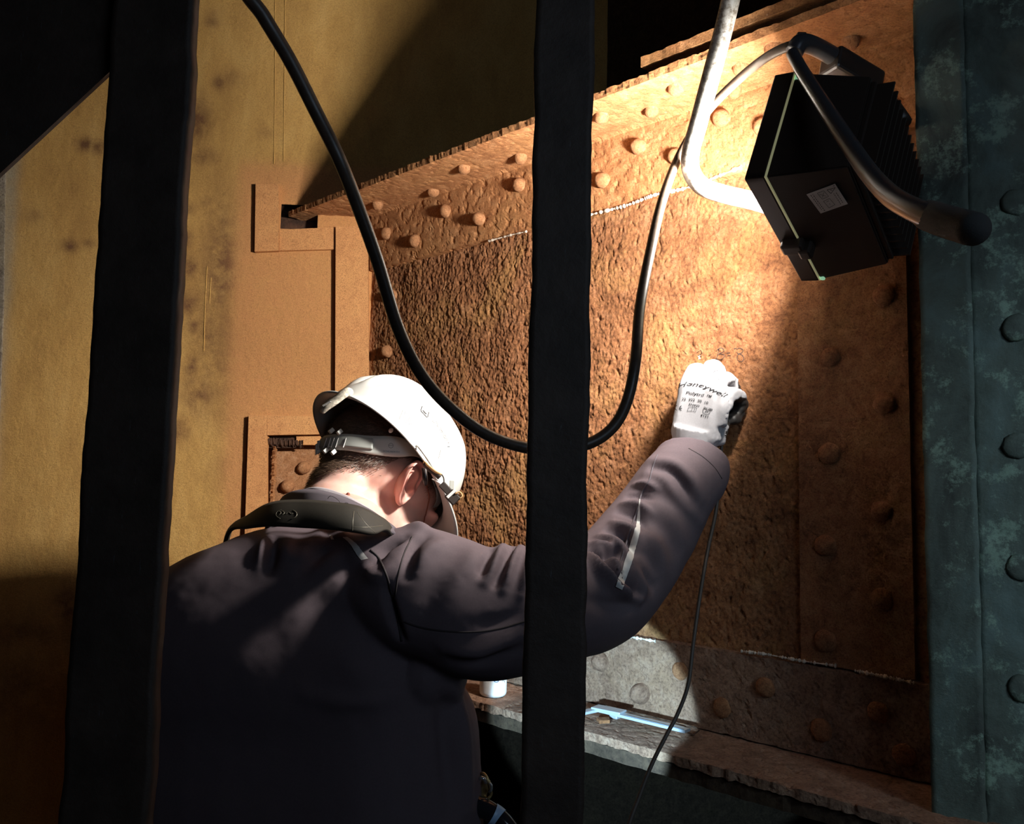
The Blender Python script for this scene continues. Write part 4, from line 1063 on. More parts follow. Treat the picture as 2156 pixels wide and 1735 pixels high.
# ---------------- collar, shirt edge and padded neck strap
def band(name, top, bot, m, parent, n=48, rows=6, bulge=0.0, thick=0.003, out=None, origin=None):
    """ribbon between two 3D polylines; bulges outwards towards the camera"""
    a, b = catmull(top, n), catmull(bot, n); V = []
    for i in range(n):
        for j in range(rows + 1):
            t = j / rows; p = a[i] * (1 - t) + b[i] * t; p = p + np.array((0, -1, 0)) * bulge * math.sin(math.pi * t); V.append(p)
    o = mk(name, V, grid_faces(n, rows + 1).tolist(), m, parent, True, origin); solid(o, thick, -1.0)
    return o
def Q(l): return [tuple(P(*c)) for c in l]
band('collar', Q([(600, 1105, 1.15), (588, 1072, 1.13), (606, 1044, 1.09), (650, 1034, 1.045), (710, 1046, 1.02), (770, 1074, 1.02), (815, 1104, 1.05), (835, 1120, 1.10)]),
     Q([(560, 1150, 1.15), (560, 1120, 1.12), (590, 1098, 1.06), (650, 1092, 1.00), (720, 1100, .985), (780, 1112, .985), (830, 1128, 1.02), (850, 1140, 1.10)]), M_jcollar, jacket, bulge=0.004, thick=0.004)
band('shirt_edge', Q([(612, 1046, 1.095), (650, 1029, 1.055), (690, 1031, 1.04), (740, 1050, 1.028), (790, 1082, 1.036), (820, 1106, 1.06)]),
     Q([(612, 1054, 1.09), (650, 1040, 1.05), (700, 1046, 1.03), (760, 1074, 1.022), (800, 1098, 1.035), (822, 1114, 1.06)]), M_shirt, jacket, bulge=0.001, thick=0.002)
# front half of the collar (round the throat)
band('collar', Q([(600, 1105, 1.15), (640, 1110, 1.20), (720, 1120, 1.225), (800, 1118, 1.19), (835, 1120, 1.10)]), Q([(560, 1150, 1.15), (620, 1160, 1.21), (720, 1170, 1.235), (800, 1165, 1.20), (850, 1140, 1.10)]), M_jcollar, jacket, bulge=-0.004, thick=0.004)
strap = band('neck_strap', Q([(478, 1160, 1.20), (492, 1112, 1.13), (522, 1092, 1.07), (572, 1064, 1.010), (640, 1058, .985), (700, 1063, .972), (752, 1071, .975), (790, 1089, .995), (812, 1104, 1.02), (830, 1135, 1.06)]),
     Q([(470, 1180, 1.19), (486, 1122, 1.09), (520, 1114, 1.02), (572, 1109, .972), (640, 1112, .960), (700, 1116, .952), (752, 1123, .952), (785, 1127, .965), (812, 1120, .995), (828, 1150, 1.05)]), M_olive, None, n=64, rows=8, bulge=0.006, thick=0.005)
tag(strap, 'wide olive-black padded carrying strap with an embroidered oval round the worker\'s neck', 'strap')
me_ = strap.data; SB = BVHTree.FromPolygons([Vector(v.co) + Vector(strap.location) for v in me_.vertices], [list(p.vertices) for p in me_.polygons])
piping('stitching', [(745, 1076), (743, 1098), (742, 1118)], 0.0005, M_emboss, strap, SB, 16)
piping('stitching', [(742, 1110), (775, 1110), (806, 1107)], 0.0004, M_emboss, strap, SB, 16)
piping('stitching', [(752, 1078), (766, 1098), (790, 1122)], 0.0004, M_emboss, strap, SB, 16)
# embroidered oval with four strokes inside
ov = [(603 + 22 * math.cos(t), 1083 + 11 * math.sin(t)) for t in np.linspace(-0.9, 1.1, 14)]
piping('embroidery', ov, 0.0007, M_emboss, strap, SB, 30)
ov = [(603 + 22 * math.cos(t), 1083 + 11 * math.sin(t)) for t in np.linspace(2.2, 4.2, 14)]
piping('embroidery', ov, 0.0004, M_emboss, strap, SB, 30)
for x in (588, 595): piping('embroidery', [(x, 1076), (x + 4, 1080), (x - 1, 1084)], 0.0006, M_emboss, strap, SB, 10)
piping('embroidery', [(602, 1083), (608, 1078), (613, 1083), (617, 1081)], 0.0005, M_emboss, strap, SB, 14)
# two loose threads on the neck
thr = mk('loose_thread', *sweep(catmull(Q([(690, 1050, 1.008), (694, 1045, 1.0), (702, 1046, 1.0), (712, 1053, 1.0), (718, 1060, 1.0), (732, 1059, 1.0), (735, 1068, 1.0)]), 40), 0.00035, 6), M_jseam, None, True)
tag(thr, 'thin loose dark thread curling over the back of the worker\'s neck', 'thread')

# ---------------- helmet
def RL(f, r, u): return RC + (hF * f + hR * r + hU * u) * HK
AF, AB, AR, HH = 0.122, 0.117, 0.104, 0.112
def dome_pt(t, phi, sh=0.0):
    c, s2 = math.cos(t), math.sin(t); a = (AF if c > 0 else AB) - sh; b_r = AR - sh
    cp = math.cos(phi) ** 0.72; sp = math.sin(phi) ** 0.94
    f, r = a * c * cp, b_r * s2 * cp; u = (HH - sh) * sp
    du = df = 0.0
    if sh == 0:                                      # moulded ribs running front to back over the crown
        for c0, wd, am in ((0.0, 0.010, 0.0055), (0.022, 0.0055, -0.0060), (-0.022, 0.0055, -0.0060), (0.040, 0.0075, 0.0045), (-0.040, 0.0075, 0.0045), (0.056, 0.0050, -0.0060), (-0.056, 0.0050, -0.0060), (0.076, 0.006, -0.0040), (-0.076, 0.006, -0.0040)):
            k = am * math.exp(-((r - c0) / wd) ** 2) * (1 if f < 0.06 else max(0, 1 - (f - 0.06) / 0.03)) * min(1.0, max(0.0, (phi - 0.22) / 0.25)) ** 0.8
            du += k * sp; df += k * c * cp
    return f + df, r, u + du
NT, NP = 144, 40; V, F = [], []
def brim_ext(t):
    c = math.cos(t); return 0.0035 + 0.043 * (max(0, (c - 0.15) / 0.85) ** 0.9 if c > 0.15 else 0) + 0.010 * max(0, -c) ** 2
for j, e in enumerate((1.0, 0.75, 0.45, 0.15)):
    for i in range(NT):
        t = 2 * math.pi * i / NT; f, r, u = dome_pt(t, 0.0); x = brim_ext(t) * e; L_ = math.hypot(f, r)
        c = math.cos(t); dr = -0.006 - x * (0.30 if c > 0 else 0.5)
        V.append(RL(f + f / L_ * x, r + r / L_ * x * 0.8, dr))
for j in range(NP + 1):
    ph = (math.pi / 2) * j / NP
    for i in range(NT):
        f, r, u = dome_pt(2 * math.pi * i / NT, ph); V.append(RL(f, r, u))
rows = 4 + NP + 1
for j in range(rows - 1):
    for i in range(NT):
        i2 = (i + 1) % NT; F.append([j * NT + i, j * NT + i2, (j + 1) * NT + i2, (j + 1) * NT + i])
helmet = mk('hard_hat', V, F, M_helmet, person, True)
helmet['label'] = 'white ribbed hard hat tilted forward, lettered on its right side'
bm = bmesh.new(); bm.from_mesh(helmet.data); bmesh.ops.remove_doubles(bm, verts=bm.verts, dist=1e-5); bmesh.ops.recalc_face_normals(bm, faces=bm.faces); bm.to_mesh(helmet.data); bm.free()
me_ = helmet.data; off_ = wloc(person)
HBV = BVHTree.FromPolygons([Vector(v.co) + off_ for v in me_.vertices], [list(p.vertices) for p in me_.polygons])
cn = sum((p.normal.dot((Vector(p.center) + off_) - RL(0, 0, 0)) > 0) for p in me_.polygons) / len(me_.polygons)
solid(helmet, 0.0030, -1.0 if cn > 0.5 else 1.0)
# suspension: nape band with size adjuster, inner webbing, rear clip
def head_cast(px, py, lift):
    hp, n = cast(bvh_head, px, py, lift)
    return hp
def head_band(name, top, bot, m, lift=0.006, n=50, rows=5, thick=0.0016, parent=None):
    a, b = catmull(top, n), catmull(bot, n); V = []; last = None
    for i in range(n):
        for j in range(rows + 1):
            t = j / rows; x, y = a[i] * (1 - t) + b[i] * t; hp = head_cast(x, y, lift)
            V.append(hp)
    ok_ = [q for q in V if q is not None]; 
    for i in range(len(V) - 1, -1, -1):
        if V[i] is None: x, y = a[i // (rows + 1)] * (1 - (i % (rows + 1)) / rows) + b[i // (rows + 1)] * ((i % (rows + 1)) / rows); V[i] = P(x, y, 1.20)
    V = np.array([tuple(v) for v in V]).reshape(n, rows + 1, 3)
    for _ in range(4): V[1:-1] = (V[:-2] + V[1:-1] * 2 + V[2:]) / 4
    o = mk(name, V.reshape(-1, 3), grid_faces(n, rows + 1).tolist(), m, parent or helmet, True); solid(o, thick, 0.0); return o
nb1 = head_band('nape_band', [(664, 936), (690, 921), (735, 918), (780, 922), (835, 924), (862, 938), (888, 966), (896, 978)], [(664, 958), (690, 950), (735, 950), (780, 958), (835, 964), (866, 962), (884, 970), (895, 982)], M_band, 0.0075)
nb2 = head_band('size_adjuster', [(668, 928), (690, 925), (740, 924), (786, 928)], [(668, 948), (690, 943), (740, 945), (786, 949)], plain('grey_adjuster_plastic', (0.36, 0.37, 0.34), 0.45), 0.0098, 30)
for x, y in ((709, 914), (724, 916), (699, 951), (713, 954)):
    c = head_cast(x, y, 0.012)
    if c:
        V_, F_ = box(c, hax, (0.0032, 0.0030, 0.0042), 0.0008); mk('adjuster_stud', V_, F_, M_band, helmet)
for x0, x1 in ((714, 708), (721, 716), (736, 730), (700, 694), (707, 702)):
    pp = [head_cast(x0, 927, 0.0112), head_cast(x1, 945, 0.0112)]
    if all(pp): mk('adjuster_mark', *sweep(pp, 0.0005, 6), M_reflect, helmet)
# rear clip of the shell (lamp holder), inner clip and webbing
ry_ = (cast(HBV, 748, 832)[0] or RL(-0.1, 0, 0)).y / YK - 0.006
V, F = sweep(catmull(Q([(675, 866, ry_), (688, 855, ry_ - 0.004), (706, 843, ry_ - 0.006), (722, 831, ry_ - 0.006), (735, 824, ry_ - 0.004), (741, 829, ry_)]), 30), [0.003, 0.006] + [0.0098] * 24 + [0.0085, 0.007, 0.005, 0.003], 14, 0.5, upv=(0.55, 0, 0.8))
mk('rear_clip', V, F, M_clip, helmet, True)
V, F = box(P(688, 850, 1.14), (Vector((1, 0, 0.6)).normalized(), Vector((0, 1, 0)), Vector((-0.6, 0, 1)).normalized()), (0.007, 0.002, 0.0012), 0.0005); mk('clip_wire', V, F, M_ringsteel, helmet)
def in_helmet(px, py, depth=0.0):
    d = ray(px, py).normalized(); hit = HBV.ray_cast(CAM, d)
    return (hit[0] - d * 0.006) if hit[0] else P(px, py, 1.25)
V, F = box(in_helmet(739, 862), hax, (0.007, 0.004, 0.006), 0.0015); mk('inner_clip', V, F, M_band, helmet)
wl = [in_helmet(x, y) for x, y in ((745, 865), (765, 875), (790, 888), (812, 903))]
mk('webbing', *sweep(catmull(wl, 30), 0.0009, 8), M_band, helmet, True)
wl = [in_helmet(x, y) for x, y in ((700, 838), (760, 858), (830, 896), (880, 940), (915, 990))]
mk('inner_rim', *sweep(catmull(wl, 40), 0.0016, 8), M_helmet, helmet, True)
pc = head_cast(820, 914, 0.012)
if pc: mk('band_rivet', *ellipsoid(pc, hax, (0.0035, 0.003, 0.0045), 12, 8), M_reflect, helmet, True)
Pz = P
def P(x, y, Y): return Pz(x, y, Y + 0.042)
# chin-strap webbing with buckle by the temple
V, F = sweep(catmull(Q([(892, 972, 1.105), (900, 980, 1.10), (915, 992, 1.098), (929, 1000, 1.10)]), 20), 0.0024, 8, 0.5); mk('chin_strap', V, F, M_elastic, helmet, True)
V, F = sweep(catmull(Q([(893, 976, 1.103), (905, 988, 1.10), (918, 998, 1.10), (926, 1006, 1.10)]), 20), 0.0040, 10, 0.4); mk('chin_strap', V, F, M_strap, helmet, True)
V, F = sweep(catmull(Q([(929, 998, 1.10), (934, 1006, 1.098), (935, 1018, 1.098)]), 12), 0.0011, 8); mk('strap_wire', V, F, M_strap, helmet, True)
V, F = sweep(catmull(Q([(910, 1009, 1.11), (920, 1014, 1.10), (930, 1020, 1.098)]), 12), 0.0009, 8); mk('strap_wire', V, F, M_reflect, helmet, True)
bd = (P(962, 1052, 1.092) - P(932, 1020, 1.098)).normalized(); bw = Vector((0.75, 0.1, 0.62)).normalized(); bw = (bw - bd * bw.dot(bd)).normalized(); bt = bd.cross(bw)
V, F = merge(box(P(939, 1029, 1.096), (bd, bw, bt), (0.0105, 0.0055, 0.002), 0.0015), box(P(953, 1047, 1.093), (bd, bw, bt), (0.0095, 0.0085, 0.0032), 0.002))
mk('buckle', V, F, M_strap, helmet)
V, F = box(P(950, 1040, 1.088), (bd, bw, bt), (0.0022, 0.0082, 0.0010), 0.0006); mk('buckle_plate', V, F, M_reflect, helmet)
V, F = sweep(catmull(Q([(958, 1040, 1.09), (968, 1036, 1.09), (973, 1044, 1.09), (968, 1050, 1.09)]), 16), 0.0011, 8); mk('strap_loop', V, F, M_elastic, helmet, True)
V, F = box(P(952, 1022, 1.13), (Vector((0, 0, 1)), Vector((1, 0, 0)), Vector((0, 1, 0))), (0.008, 0.004, 0.003), 0.001); mk('side_slot_cover', V, F, M_band, helmet)

# glasses: dark temple behind the ear, lens edge
V, F = sweep(catmull(Q([(893, 985, 1.108), (894, 1000, 1.106), (895, 1012, 1.106), (896, 1022, 1.108)]), 14), [0.0040] * 10 + [0.0036, 0.003, 0.0025, 0.0015], 10, 0.6)
gl = mk('safety_glasses', V, F, M_glasses, person, True)
V, F = sweep(catmull(Q([(897, 985, 1.108), (912, 1000, 1.14), (918, 1022, 1.17), (920, 1045, 1.19)]), 20), 0.0032, 10, 0.5); mk('temple_arm', V, F, M_glasses, gl, True)
V, F = sweep(catmull(Q([(916, 1008, 1.17), (924, 1030, 1.175), (925, 1052, 1.18), (918, 1066, 1.19)]), 20), 0.0065, 12, 0.35); mk('lens', V, F, plain('smoky_lens', (0.10, 0.11, 0.11), 0.12), gl, True)
crd = surf_line(bvh_head, [(897, 1022), (901, 1035), (903, 1048), (900, 1065), (896, 1082), (893, 1098)], 30, 0.0009)  # thin red line stands in for the shadow of the glasses arm
if len(crd) > 4: mk('cheek_shadow', *sweep(catmull(crd, 40), 0.0008, 6), plain('cheek_shadow_red', (0.28, 0.08, 0.04), 0.7), gl, True)

P = Pz
# ---------------- gloves
hp_, Lh = hand_parts(HC, hr, hu, hb)
V, F = merge(*hp_); gv, gf, gn = remesh(V, F, 0.0020, 5, 0.5)
loc = np.stack([(gv - np.array(HC)) @ np.array(q) for q in (hr, hu, hb)], 1)
# knit cuff rolls and wrinkles
cuff = np.exp(-((loc[:, 1] + 0.060) / 0.006) ** 2) * -0.0025 + np.exp(-((loc[:, 1] + 0.074) / 0.004) ** 2) * 0.0016
cuff += 0.0003 * fbm(loc[:, 0], loc[:, 1], 40, 3, 0.5, 81)
for xg, u0 in ((-0.0175, 0.034), (0.0085, 0.034), (0.0315, 0.022)):
    cuff -= (0.0048 if xg < 0.03 else 0.002) * np.exp(-((loc[:, 0] - xg) / 0.0042) ** 2) / (1 + np.exp(-(loc[:, 1] - u0) / 0.004)) * (loc[:, 2] > -0.040)
side = (loc[:, 0] > 0.030) & (loc[:, 2] < 0.006)
cuff += np.where(side, 0.0045 * fbm(loc[:, 1], loc[:, 2], 55, 2, 0.5, 83), 0)
gv = gv + gn * cuff[:, None]
glove = mk('glove', gv, gf, M_glove, person, True); glove['label'] = 'white knit work glove with black-coated palm, right fist'
glove.data.materials.append(M_coat)
fc = np.array([loc[f].mean(0) for f in gf]); nz = fbm(fc[:, 1], fc[:, 0] + fc[:, 2], 60, 3, 0.6, 91)
coat = (fc[:, 2] < -0.014 + 0.014 * nz) & (fc[:, 1] < 0.030) & (fc[:, 1] > -0.085) & ((fc[:, 0] > 0.0) | (fc[:, 2] < -0.02)) | (fc[:, 2] < -0.045)
glove.data.polygons.foreach_set('material_index', coat.astype(int).tolist())
GB = BVHTree.FromPolygons([Vector(v) for v in gv], gf)
# knit cuff hem
hem = []
for k in range(40):
    t = 2 * math.pi * k / 40; hem.append(HC - hu * 0.088 + hr * 0.0365 * math.cos(t) + hb * (0.0285 * math.sin(t) - 0.004))
hem.append(hem[0])
# left hand: the same hand mirrored, in front of the body
lC = P(445, 1572, 1.40); lr = Vector((-0.9, 0.1, -0.2)).normalized(); lu = Vector((0.1, 0.99, 0.1)); lu = (lu - lr * lu.dot(lr)).normalized(); lb = lr.cross(lu); lb = lb if lb.z > 0 else -lb
hp2, _ = hand_parts(lC, lr, lu, lb); V, F = merge(*hp2); v2, f2, n2 = remesh(V, F, 0.004, 3, 0.5)
g2 = mk('glove', v2, f2, M_glove, person, True); g2['label'] = 'white knit work glove, left hand'

# ---------------- projected lettering
def text_verts(body, bold=0.0, shear=0.0):
    c = bpy.data.curves.new('t', 'FONT'); c.body = body; c.size = 1.0; c.offset = bold; c.shear = shear; c.resolution_u = 4; c.fill_mode = 'FRONT'
    o = bpy.data.objects.new('t', c); COL.objects.link(o); dg = bpy.context.evaluated_depsgraph_get()
    me = bpy.data.meshes.new_from_object(o.evaluated_get(dg)); V = np.array([v.co[:2] for v in me.vertices]); F = [list(p.vertices) for p in me.polygons]
    bpy.data.objects.remove(o); bpy.data.curves.remove(c); bpy.data.meshes.remove(me); return V, F
def put_text(name, body, base, hpx, bvh, m, parent, bold=0.0, shear=0.0, lift=0.0008, slant=None):
    V, F = text_verts(body, bold, shear); x0, x1 = V[:, 0].min(), V[:, 0].max(); cap = 0.70
    q = catmull(base, 60); seg = np.concatenate([[0], np.cumsum(np.linalg.norm(np.diff(q, axis=0), axis=1))]); seg /= seg[-1]
    T = np.gradient(q, axis=0); T /= np.linalg.norm(T, axis=1)[:, None]; out = []; last = None
    for x, y in V:
        t = (x - x0) / (x1 - x0); px = np.interp(t, seg, q[:, 0]); py = np.interp(t, seg, q[:, 1]); tx = np.interp(t, seg, T[:, 0]); ty = np.interp(t, seg, T[:, 1])
        h = y / cap * hpx; nx, ny = (ty, -tx) if slant is None else slant
        hp, _ = cast(bvh, px + nx * h, py + ny * h, lift)
        if hp is None: hp = last if last is not None else P(px, py, 1.2)
        out.append(hp); last = hp
    return mk(name, out, F, m, parent)
def put_strokes(name, polys, w, bvh, m, parent, lift=0.0006):
    Vs, Fs = [], []
    for line in polys:
        for (x0, y0), (x1, y1) in zip(line[:-1], line[1:]):
            L = math.hypot(x1 - x0, y1 - y0); k = max(1, int(L / 3)); 
            if L < 1e-6: continue
            ox, oy = -(y1 - y0) / L * w / 2, (x1 - x0) / L * w / 2
            ex, ey = (x1 - x0) / L * w / 3, (y1 - y0) / L * w / 3; n0 = len(Vs); good = True; tmp = []
            for i in range(k + 1):
                t = i / k; x = x0 - ex + (x1 + 2 * ex - x0) * t; y = y0 - ey + (y1 + 2 * ey - y0) * t
                for sg in (1, -1):
                    hp, _ = cast(bvh, x + ox * sg, y + oy * sg, lift)
                    if hp is None: good = False
                    tmp.append(hp)
            if not good: continue
            Vs += tmp; Fs += [[n0 + 2 * i, n0 + 2 * i + 1, n0 + 2 * i + 3, n0 + 2 * i + 2] for i in range(k)]
    if Vs: return mk(name, Vs, Fs, m, parent)
put_text('printed_lettering', 'Honeywell', [(1429, 818), (1440, 813.5), (1456, 812.5), (1474, 815), (1492, 821), (1512, 830), (1530, 838)], 8.5, GB, M_ink, glove, 0.004, 0.35)
put_text('printed_lettering', 'Polytril \u2122', [(1445, 829), (1470, 832.5), (1498, 838.5)], 5.6, GB, M_ink, glove, 0.012, 0.12)
put_text('printed_lettering', '22  322  30  10', [(1436, 842.5), (1465, 845), (1491, 851)], 5.2, GB, M_ink, glove, 0.010, 0.0)
put_text('printed_lettering', 'EN420', [(1451, 853), (1473, 856.5)], 4.0, GB, M_ink, glove, 0.015)
put_text('printed_lettering', 'EN 388', [(1482, 860.5), (1500, 865)], 4.2, GB, M_ink, glove, 0.015)
put_text('printed_lettering', '4121', [(1475, 876), (1491, 879.5)], 4.6, GB, M_ink, glove, 0.018)
def arc(cx, cy, r, a0, a1, n=9, ry=None): return [(cx + r * math.cos(t), cy + (ry or r) * math.sin(t)) for t in np.linspace(a0, a1, n)]
put_strokes('printed_symbol', [arc(1427, 859, 5, 1.9, 4.4), arc(1436.5, 859.5, 5, 1.9, 4.4), [(1432, 859.3), (1436, 859.6)]], 1.3, GB, M_ink, glove)
put_strokes('printed_symbol', [[(1450, 858), (1447.5, 866), (1456, 865.5), (1464.5, 867.5), (1467.5, 859.5), (1459, 857.5), (1450, 858)], [(1459, 857.5), (1456, 865.5)], [(1463, 860.5), (1462, 865)]], 0.7, GB, M_ink, glove)
put_strokes('printed_symbol', [[(1481, 861), (1480.5, 867)] + arc(1488, 867, 7.5, 3.1, 0.1, 10, 5.5) + [(1495.5, 863), (1481, 861)], [(1484, 868), (1488, 864.5), (1492, 867), (1486, 868.5)]], 0.8, GB, M_ink, glove)
for sm in ([(1510, 795), (1514, 799), (1512, 802)], [(1544, 801), (1547, 804)]): put_strokes('soil_mark', [sm], 0.8, GB, M_inksoft, glove)

put_strokes('printed_logo', [[(888.6, 855.7), (886.4, 863), (887, 866.5), (898.5, 878.8), (900.5, 878), (902.7, 868.2)]], 1.5, HBV, M_ink, helmet)
put_strokes('printed_logo', [[(890.5, 864.5), (893.5, 868), (896, 871.2)], [(892.5, 867.8), (897.6, 871.8)]], 2.0, HBV, M_ink, helmet)
put_strokes('printed_logo', [[(891.2, 859.2), (892.5, 859), (897.5, 864)], [(899.3, 866), (899, 869.2)]], 0.5, HBV, M_inksoft, helmet)
put_text('printed_lettering', 'Dipl.- Ing.', [(905.2, 874.5), (913, 882.5), (919, 889.5)], 3.4, HBV, M_inksoft, helmet, 0.0, 0.0)
put_text('printed_lettering', 'Sachverst\u00e4ndiger', [(908.2, 886.8), (918, 896), (930, 913), (938.4, 929.6)], 3.4, HBV, M_inksoft, helmet, 0.006)
lines = []
for a_, b_ in (((918.5, 888), (922.5, 897)), ((926, 899), (934, 914)), ((936.5, 915), (942, 928))):
    lines.append([a_, b_])
put_strokes('printed_line', lines, 0.6, HBV, M_inksoft, helmet)
put_strokes('printed_line', [[(943.3, 932), (944.6, 932)], [(942, 940.5), (946.5, 940.6)]], 1.2, HBV, M_ink, helmet)
grid = []
A0, A1, A2, A3 = (852.3, 864.2), (900.7, 908.6), (892.6, 926.4), (846.2, 883.6)
for i in range(15):
    for j in range(7):
        if (i * 7 + j) % 11 == 5: continue
        u, v = (i + 0.5) / 15, (j + 0.5) / 7; p = lerp2(lerp2(A0, A1, u), lerp2(A3, A2, u), v); grid.append([(p[0] + 0.4, p[1] - 0.8), (p[0] - 0.3, p[1] + 0.8)])
put_strokes('printed_dot_field', grid, 0.7, HBV, M_inksoft, helmet, 0.0004)
for sm in ([(848.6, 863.4), (840.4, 883.2)], [(927.6, 948), (923, 965)]): put_strokes('printed_line', [sm], 0.5, HBV, M_inksoft, helmet)
grid = [[(930 + i * 1.8 - j * 0.8, 952 + i * 1.2 + j * 3), (929.7 + i * 1.8 - j * 0.8, 953.3 + i * 1.2 + j * 3)] for i in range(3) for j in range(5)]
put_strokes('printed_dot_field', grid, 0.5, HBV, M_inksoft, helmet, 0.0004)
# embossed maker's mark on the nape band
nbb = BVHTree.FromPolygons([Vector(v.co) + off_ for v in nb1.data.vertices], [list(p.vertices) for p in nb1.data.polygons])
put_text('embossed_lettering', 'SCHUBERTH', [(806, 951.5), (824, 953), (841, 953.5)], 3.6, nbb, plain('embossed_grey', (0.27, 0.27, 0.25), 0.5), helmet, 0.01, 0, 0.0004)
put_strokes('embossed_lettering', [arc(823, 938.5, 5, 0, 6.28, 16), [(818, 938), (828, 938)]], 0.6, nbb, M_inksoft, helmet, 0.0004)

# ---------------- trousers and boots
V, F = merge(torso([(1930, 300, 965, 1.12, 0.125), (2100, 285, 975, 1.12, 0.128), (2230, 290, 970, 1.12, 0.125)]), leg(-1, 1.22), leg(1, 1.22))
tv, tf, tn = remesh(V, F, 0.010, 5, 0.5); mk('trousers', tv, tf, M_trousers, person, True)
for sx in (-1, 1):
    bx = hipc.x + sx * 0.13
    V, F = merge(ellipsoid((bx, TY + 0.09, 0.055), (Vector((1, 0, 0)), Vector((0, 1, 0)), UP), (0.052, 0.135, 0.052), 20, 14), sweep([(bx, TY + .015, 0.05), (bx, TY + .01, 0.12), (bx, TY + .01, 0.19)], [0.055, 0.056, 0.058], 20),
                 box((bx, TY + 0.075, 0.016), (Vector((1, 0, 0)), Vector((0, 1, 0)), UP), (0.048, 0.14, 0.016), 0.008))
    v3, f3, n3 = remesh(V, F, 0.007, 3, 0.5); v3[:, 2] = np.maximum(v3[:, 2], 0.0); mk('boot', v3, f3, M_boot, person, True)

P = P_room
def M2(px, Y): return px * Y / FPX
# ================================================================== small things
# sensor cord from the fist
pts = [Lh(0.02, -0.02, -0.045), Lh(0.035, -0.07, -0.03)] + [P(*c) for c in ((1522, 985, 1.285), (1513, 1035, 1.27), (1506, 1085, 1.26), (1492, 1150, 1.24), (1481, 1210, 1.22), (1470, 1280, 1.20), (1459, 1360, 1.18), (1449, 1440, 1.165), (1428, 1500, 1.155), (1402, 1550, 1.14), (1372, 1610, 1.13), (1345, 1680, 1.12), (1322, 1745, 1.11), (1300, 1850, 1.10))]
pts += [Vector((pts[-1].x - 0.008, 1.095, 0.95)), Vector((pts[-1].x - 0.014, 1.08, 0.78)), Vector((pts[-1].x - 0.018, 1.06, 0.58)), Vector((pts[-1].x - 0.022, 1.04, 0.36)), Vector((pts[-1].x - 0.03, 1.02, 0.15))]; pts.append(Vector((pts[-1].x - 0.1, 0.95, 0.004)))
V, F = sweep(catmull(pts, 260), 0.0027, 8); crd = mk('sensor_cord', V, F, plain('dark_thin_cord', (0.06, 0.048, 0.04), 0.6), None, True)
tag(crd, 'thin dark instrument cord hanging from the gloved fist past the ledge', 'cord')
# white bottle on the ledge
bc = onZ(1038, 1463, ZS + 0.001); bc = bc + Vector((0, 0, 0)); rb = M2(28, bc.y)
bot = empty('bottle', bc); tag(bot, 'white plastic bottle with blue round emblem standing on the ledge under the worker\'s arm', 'bottle')
prof = [(0.0, 0.0), (rb * 0.86, 0.0), (rb * 0.97, 0.003), (rb, 0.007), (rb, 0.078), (rb * 0.93, 0.086), (rb * 0.5, 0.093), (rb * 0.42, 0.097), (rb * 0.42, 0.10), (0, 0.10)]
def lathe(c, prof, seg=40):
    V, F = [], []
    for r_, z in prof:
        for k in range(seg): a = 2 * math.pi * k / seg; V.append(Vector(c) + Vector((r_ * math.cos(a), r_ * math.sin(a), z)))
    for j in range(len(prof) - 1):
        for k in range(seg): F.append([j * seg + k, j * seg + (k + 1) % seg, (j + 1) * seg + (k + 1) % seg, (j + 1) * seg + k])
    return V, F
V, F = lathe(bc, prof); bbody = mk('bottle_body', V, F, M_white, bot, True)
V, F = lathe(bc + Vector((0, 0, 0.0985)), [(0, 0), (rb * 0.55, 0), (rb * 0.55, 0.016), (rb * 0.48, 0.018), (0, 0.018)]); mk('bottle_cap', V, F, M_white, bot, True)
BB = BVHTree.FromPolygons([Vector(v.co) + wloc(bbody) for v in bbody.data.vertices], [list(p.vertices) for p in bbody.data.polygons])
M_blueink = plain('dark_blue_print', (0.02, 0.04, 0.16), 0.6)
put_strokes('printed_emblem', [arc(1045, 1431, 5.5, 0, 6.28, 20), arc(1045, 1431, 2.5, 0, 6.28, 12), [(1041, 1427), (1049, 1435)], [(1041, 1435), (1049, 1427)]], 1.2, BB, M_blueink, bot)
put_strokes('printed_mark', [[(1057, 1430), (1061, 1429.5)], [(1059, 1427), (1059, 1431)], [(1059, 1431), (1056.5, 1436)], [(1059, 1431), (1062, 1436)]], 0.8, BB, M_ink, bot)
# caliper on the ledge
cal = empty('caliper', onZ(1350, 1515, ZS)); tag(cal, 'blue-grey steel sliding caliper lying on the ledge', 'caliper')
def on_shelf(x, y, dz=0.0): return onZ(x, y, ZS + 0.004 + dz)
def flat_bar(name, pa, pb, w, t, m, parent, z0=0.0, bev=0.0008):
    a_, b_ = pa, pb; d = (b_ - a_); L = d.length; d.normalize(); n = UP.cross(d).normalized(); up = d.cross(n)
    V, F = box((a_ + b_) / 2 + UP * z0, (d, n, up), (L / 2, w / 2, t / 2), bev); return mk(name, V, F, m, parent)
b0, b1 = on_shelf(1262, 1494, 0.012), on_shelf(1448, 1539, 0.012)
flat_bar('beam', b0, b1, 0.017, 0.0045, M_steel, cal)
flat_bar('slider', on_shelf(1252, 1488, 0.016), on_shelf(1312, 1500, 0.016), 0.024, 0.0035, M_steel, cal)
flat_bar('fixed_jaw', on_shelf(1262, 1493, 0.012), on_shelf(1225, 1501, 0.010), 0.014, 0.0045, M_steel, cal)
flat_bar('depth_rod', on_shelf(1440, 1539, 0.008), on_shelf(1462, 1548, 0.002), 0.005, 0.002, M_crackdark, cal)
flat_bar('scale_line', on_shelf(1318, 1506, 0.0148), on_shelf(1440, 1536, 0.0148), 0.002, 0.0004, plain('dark_scale', (0.2, 0.26, 0.34), 0.5), cal, bev=0)
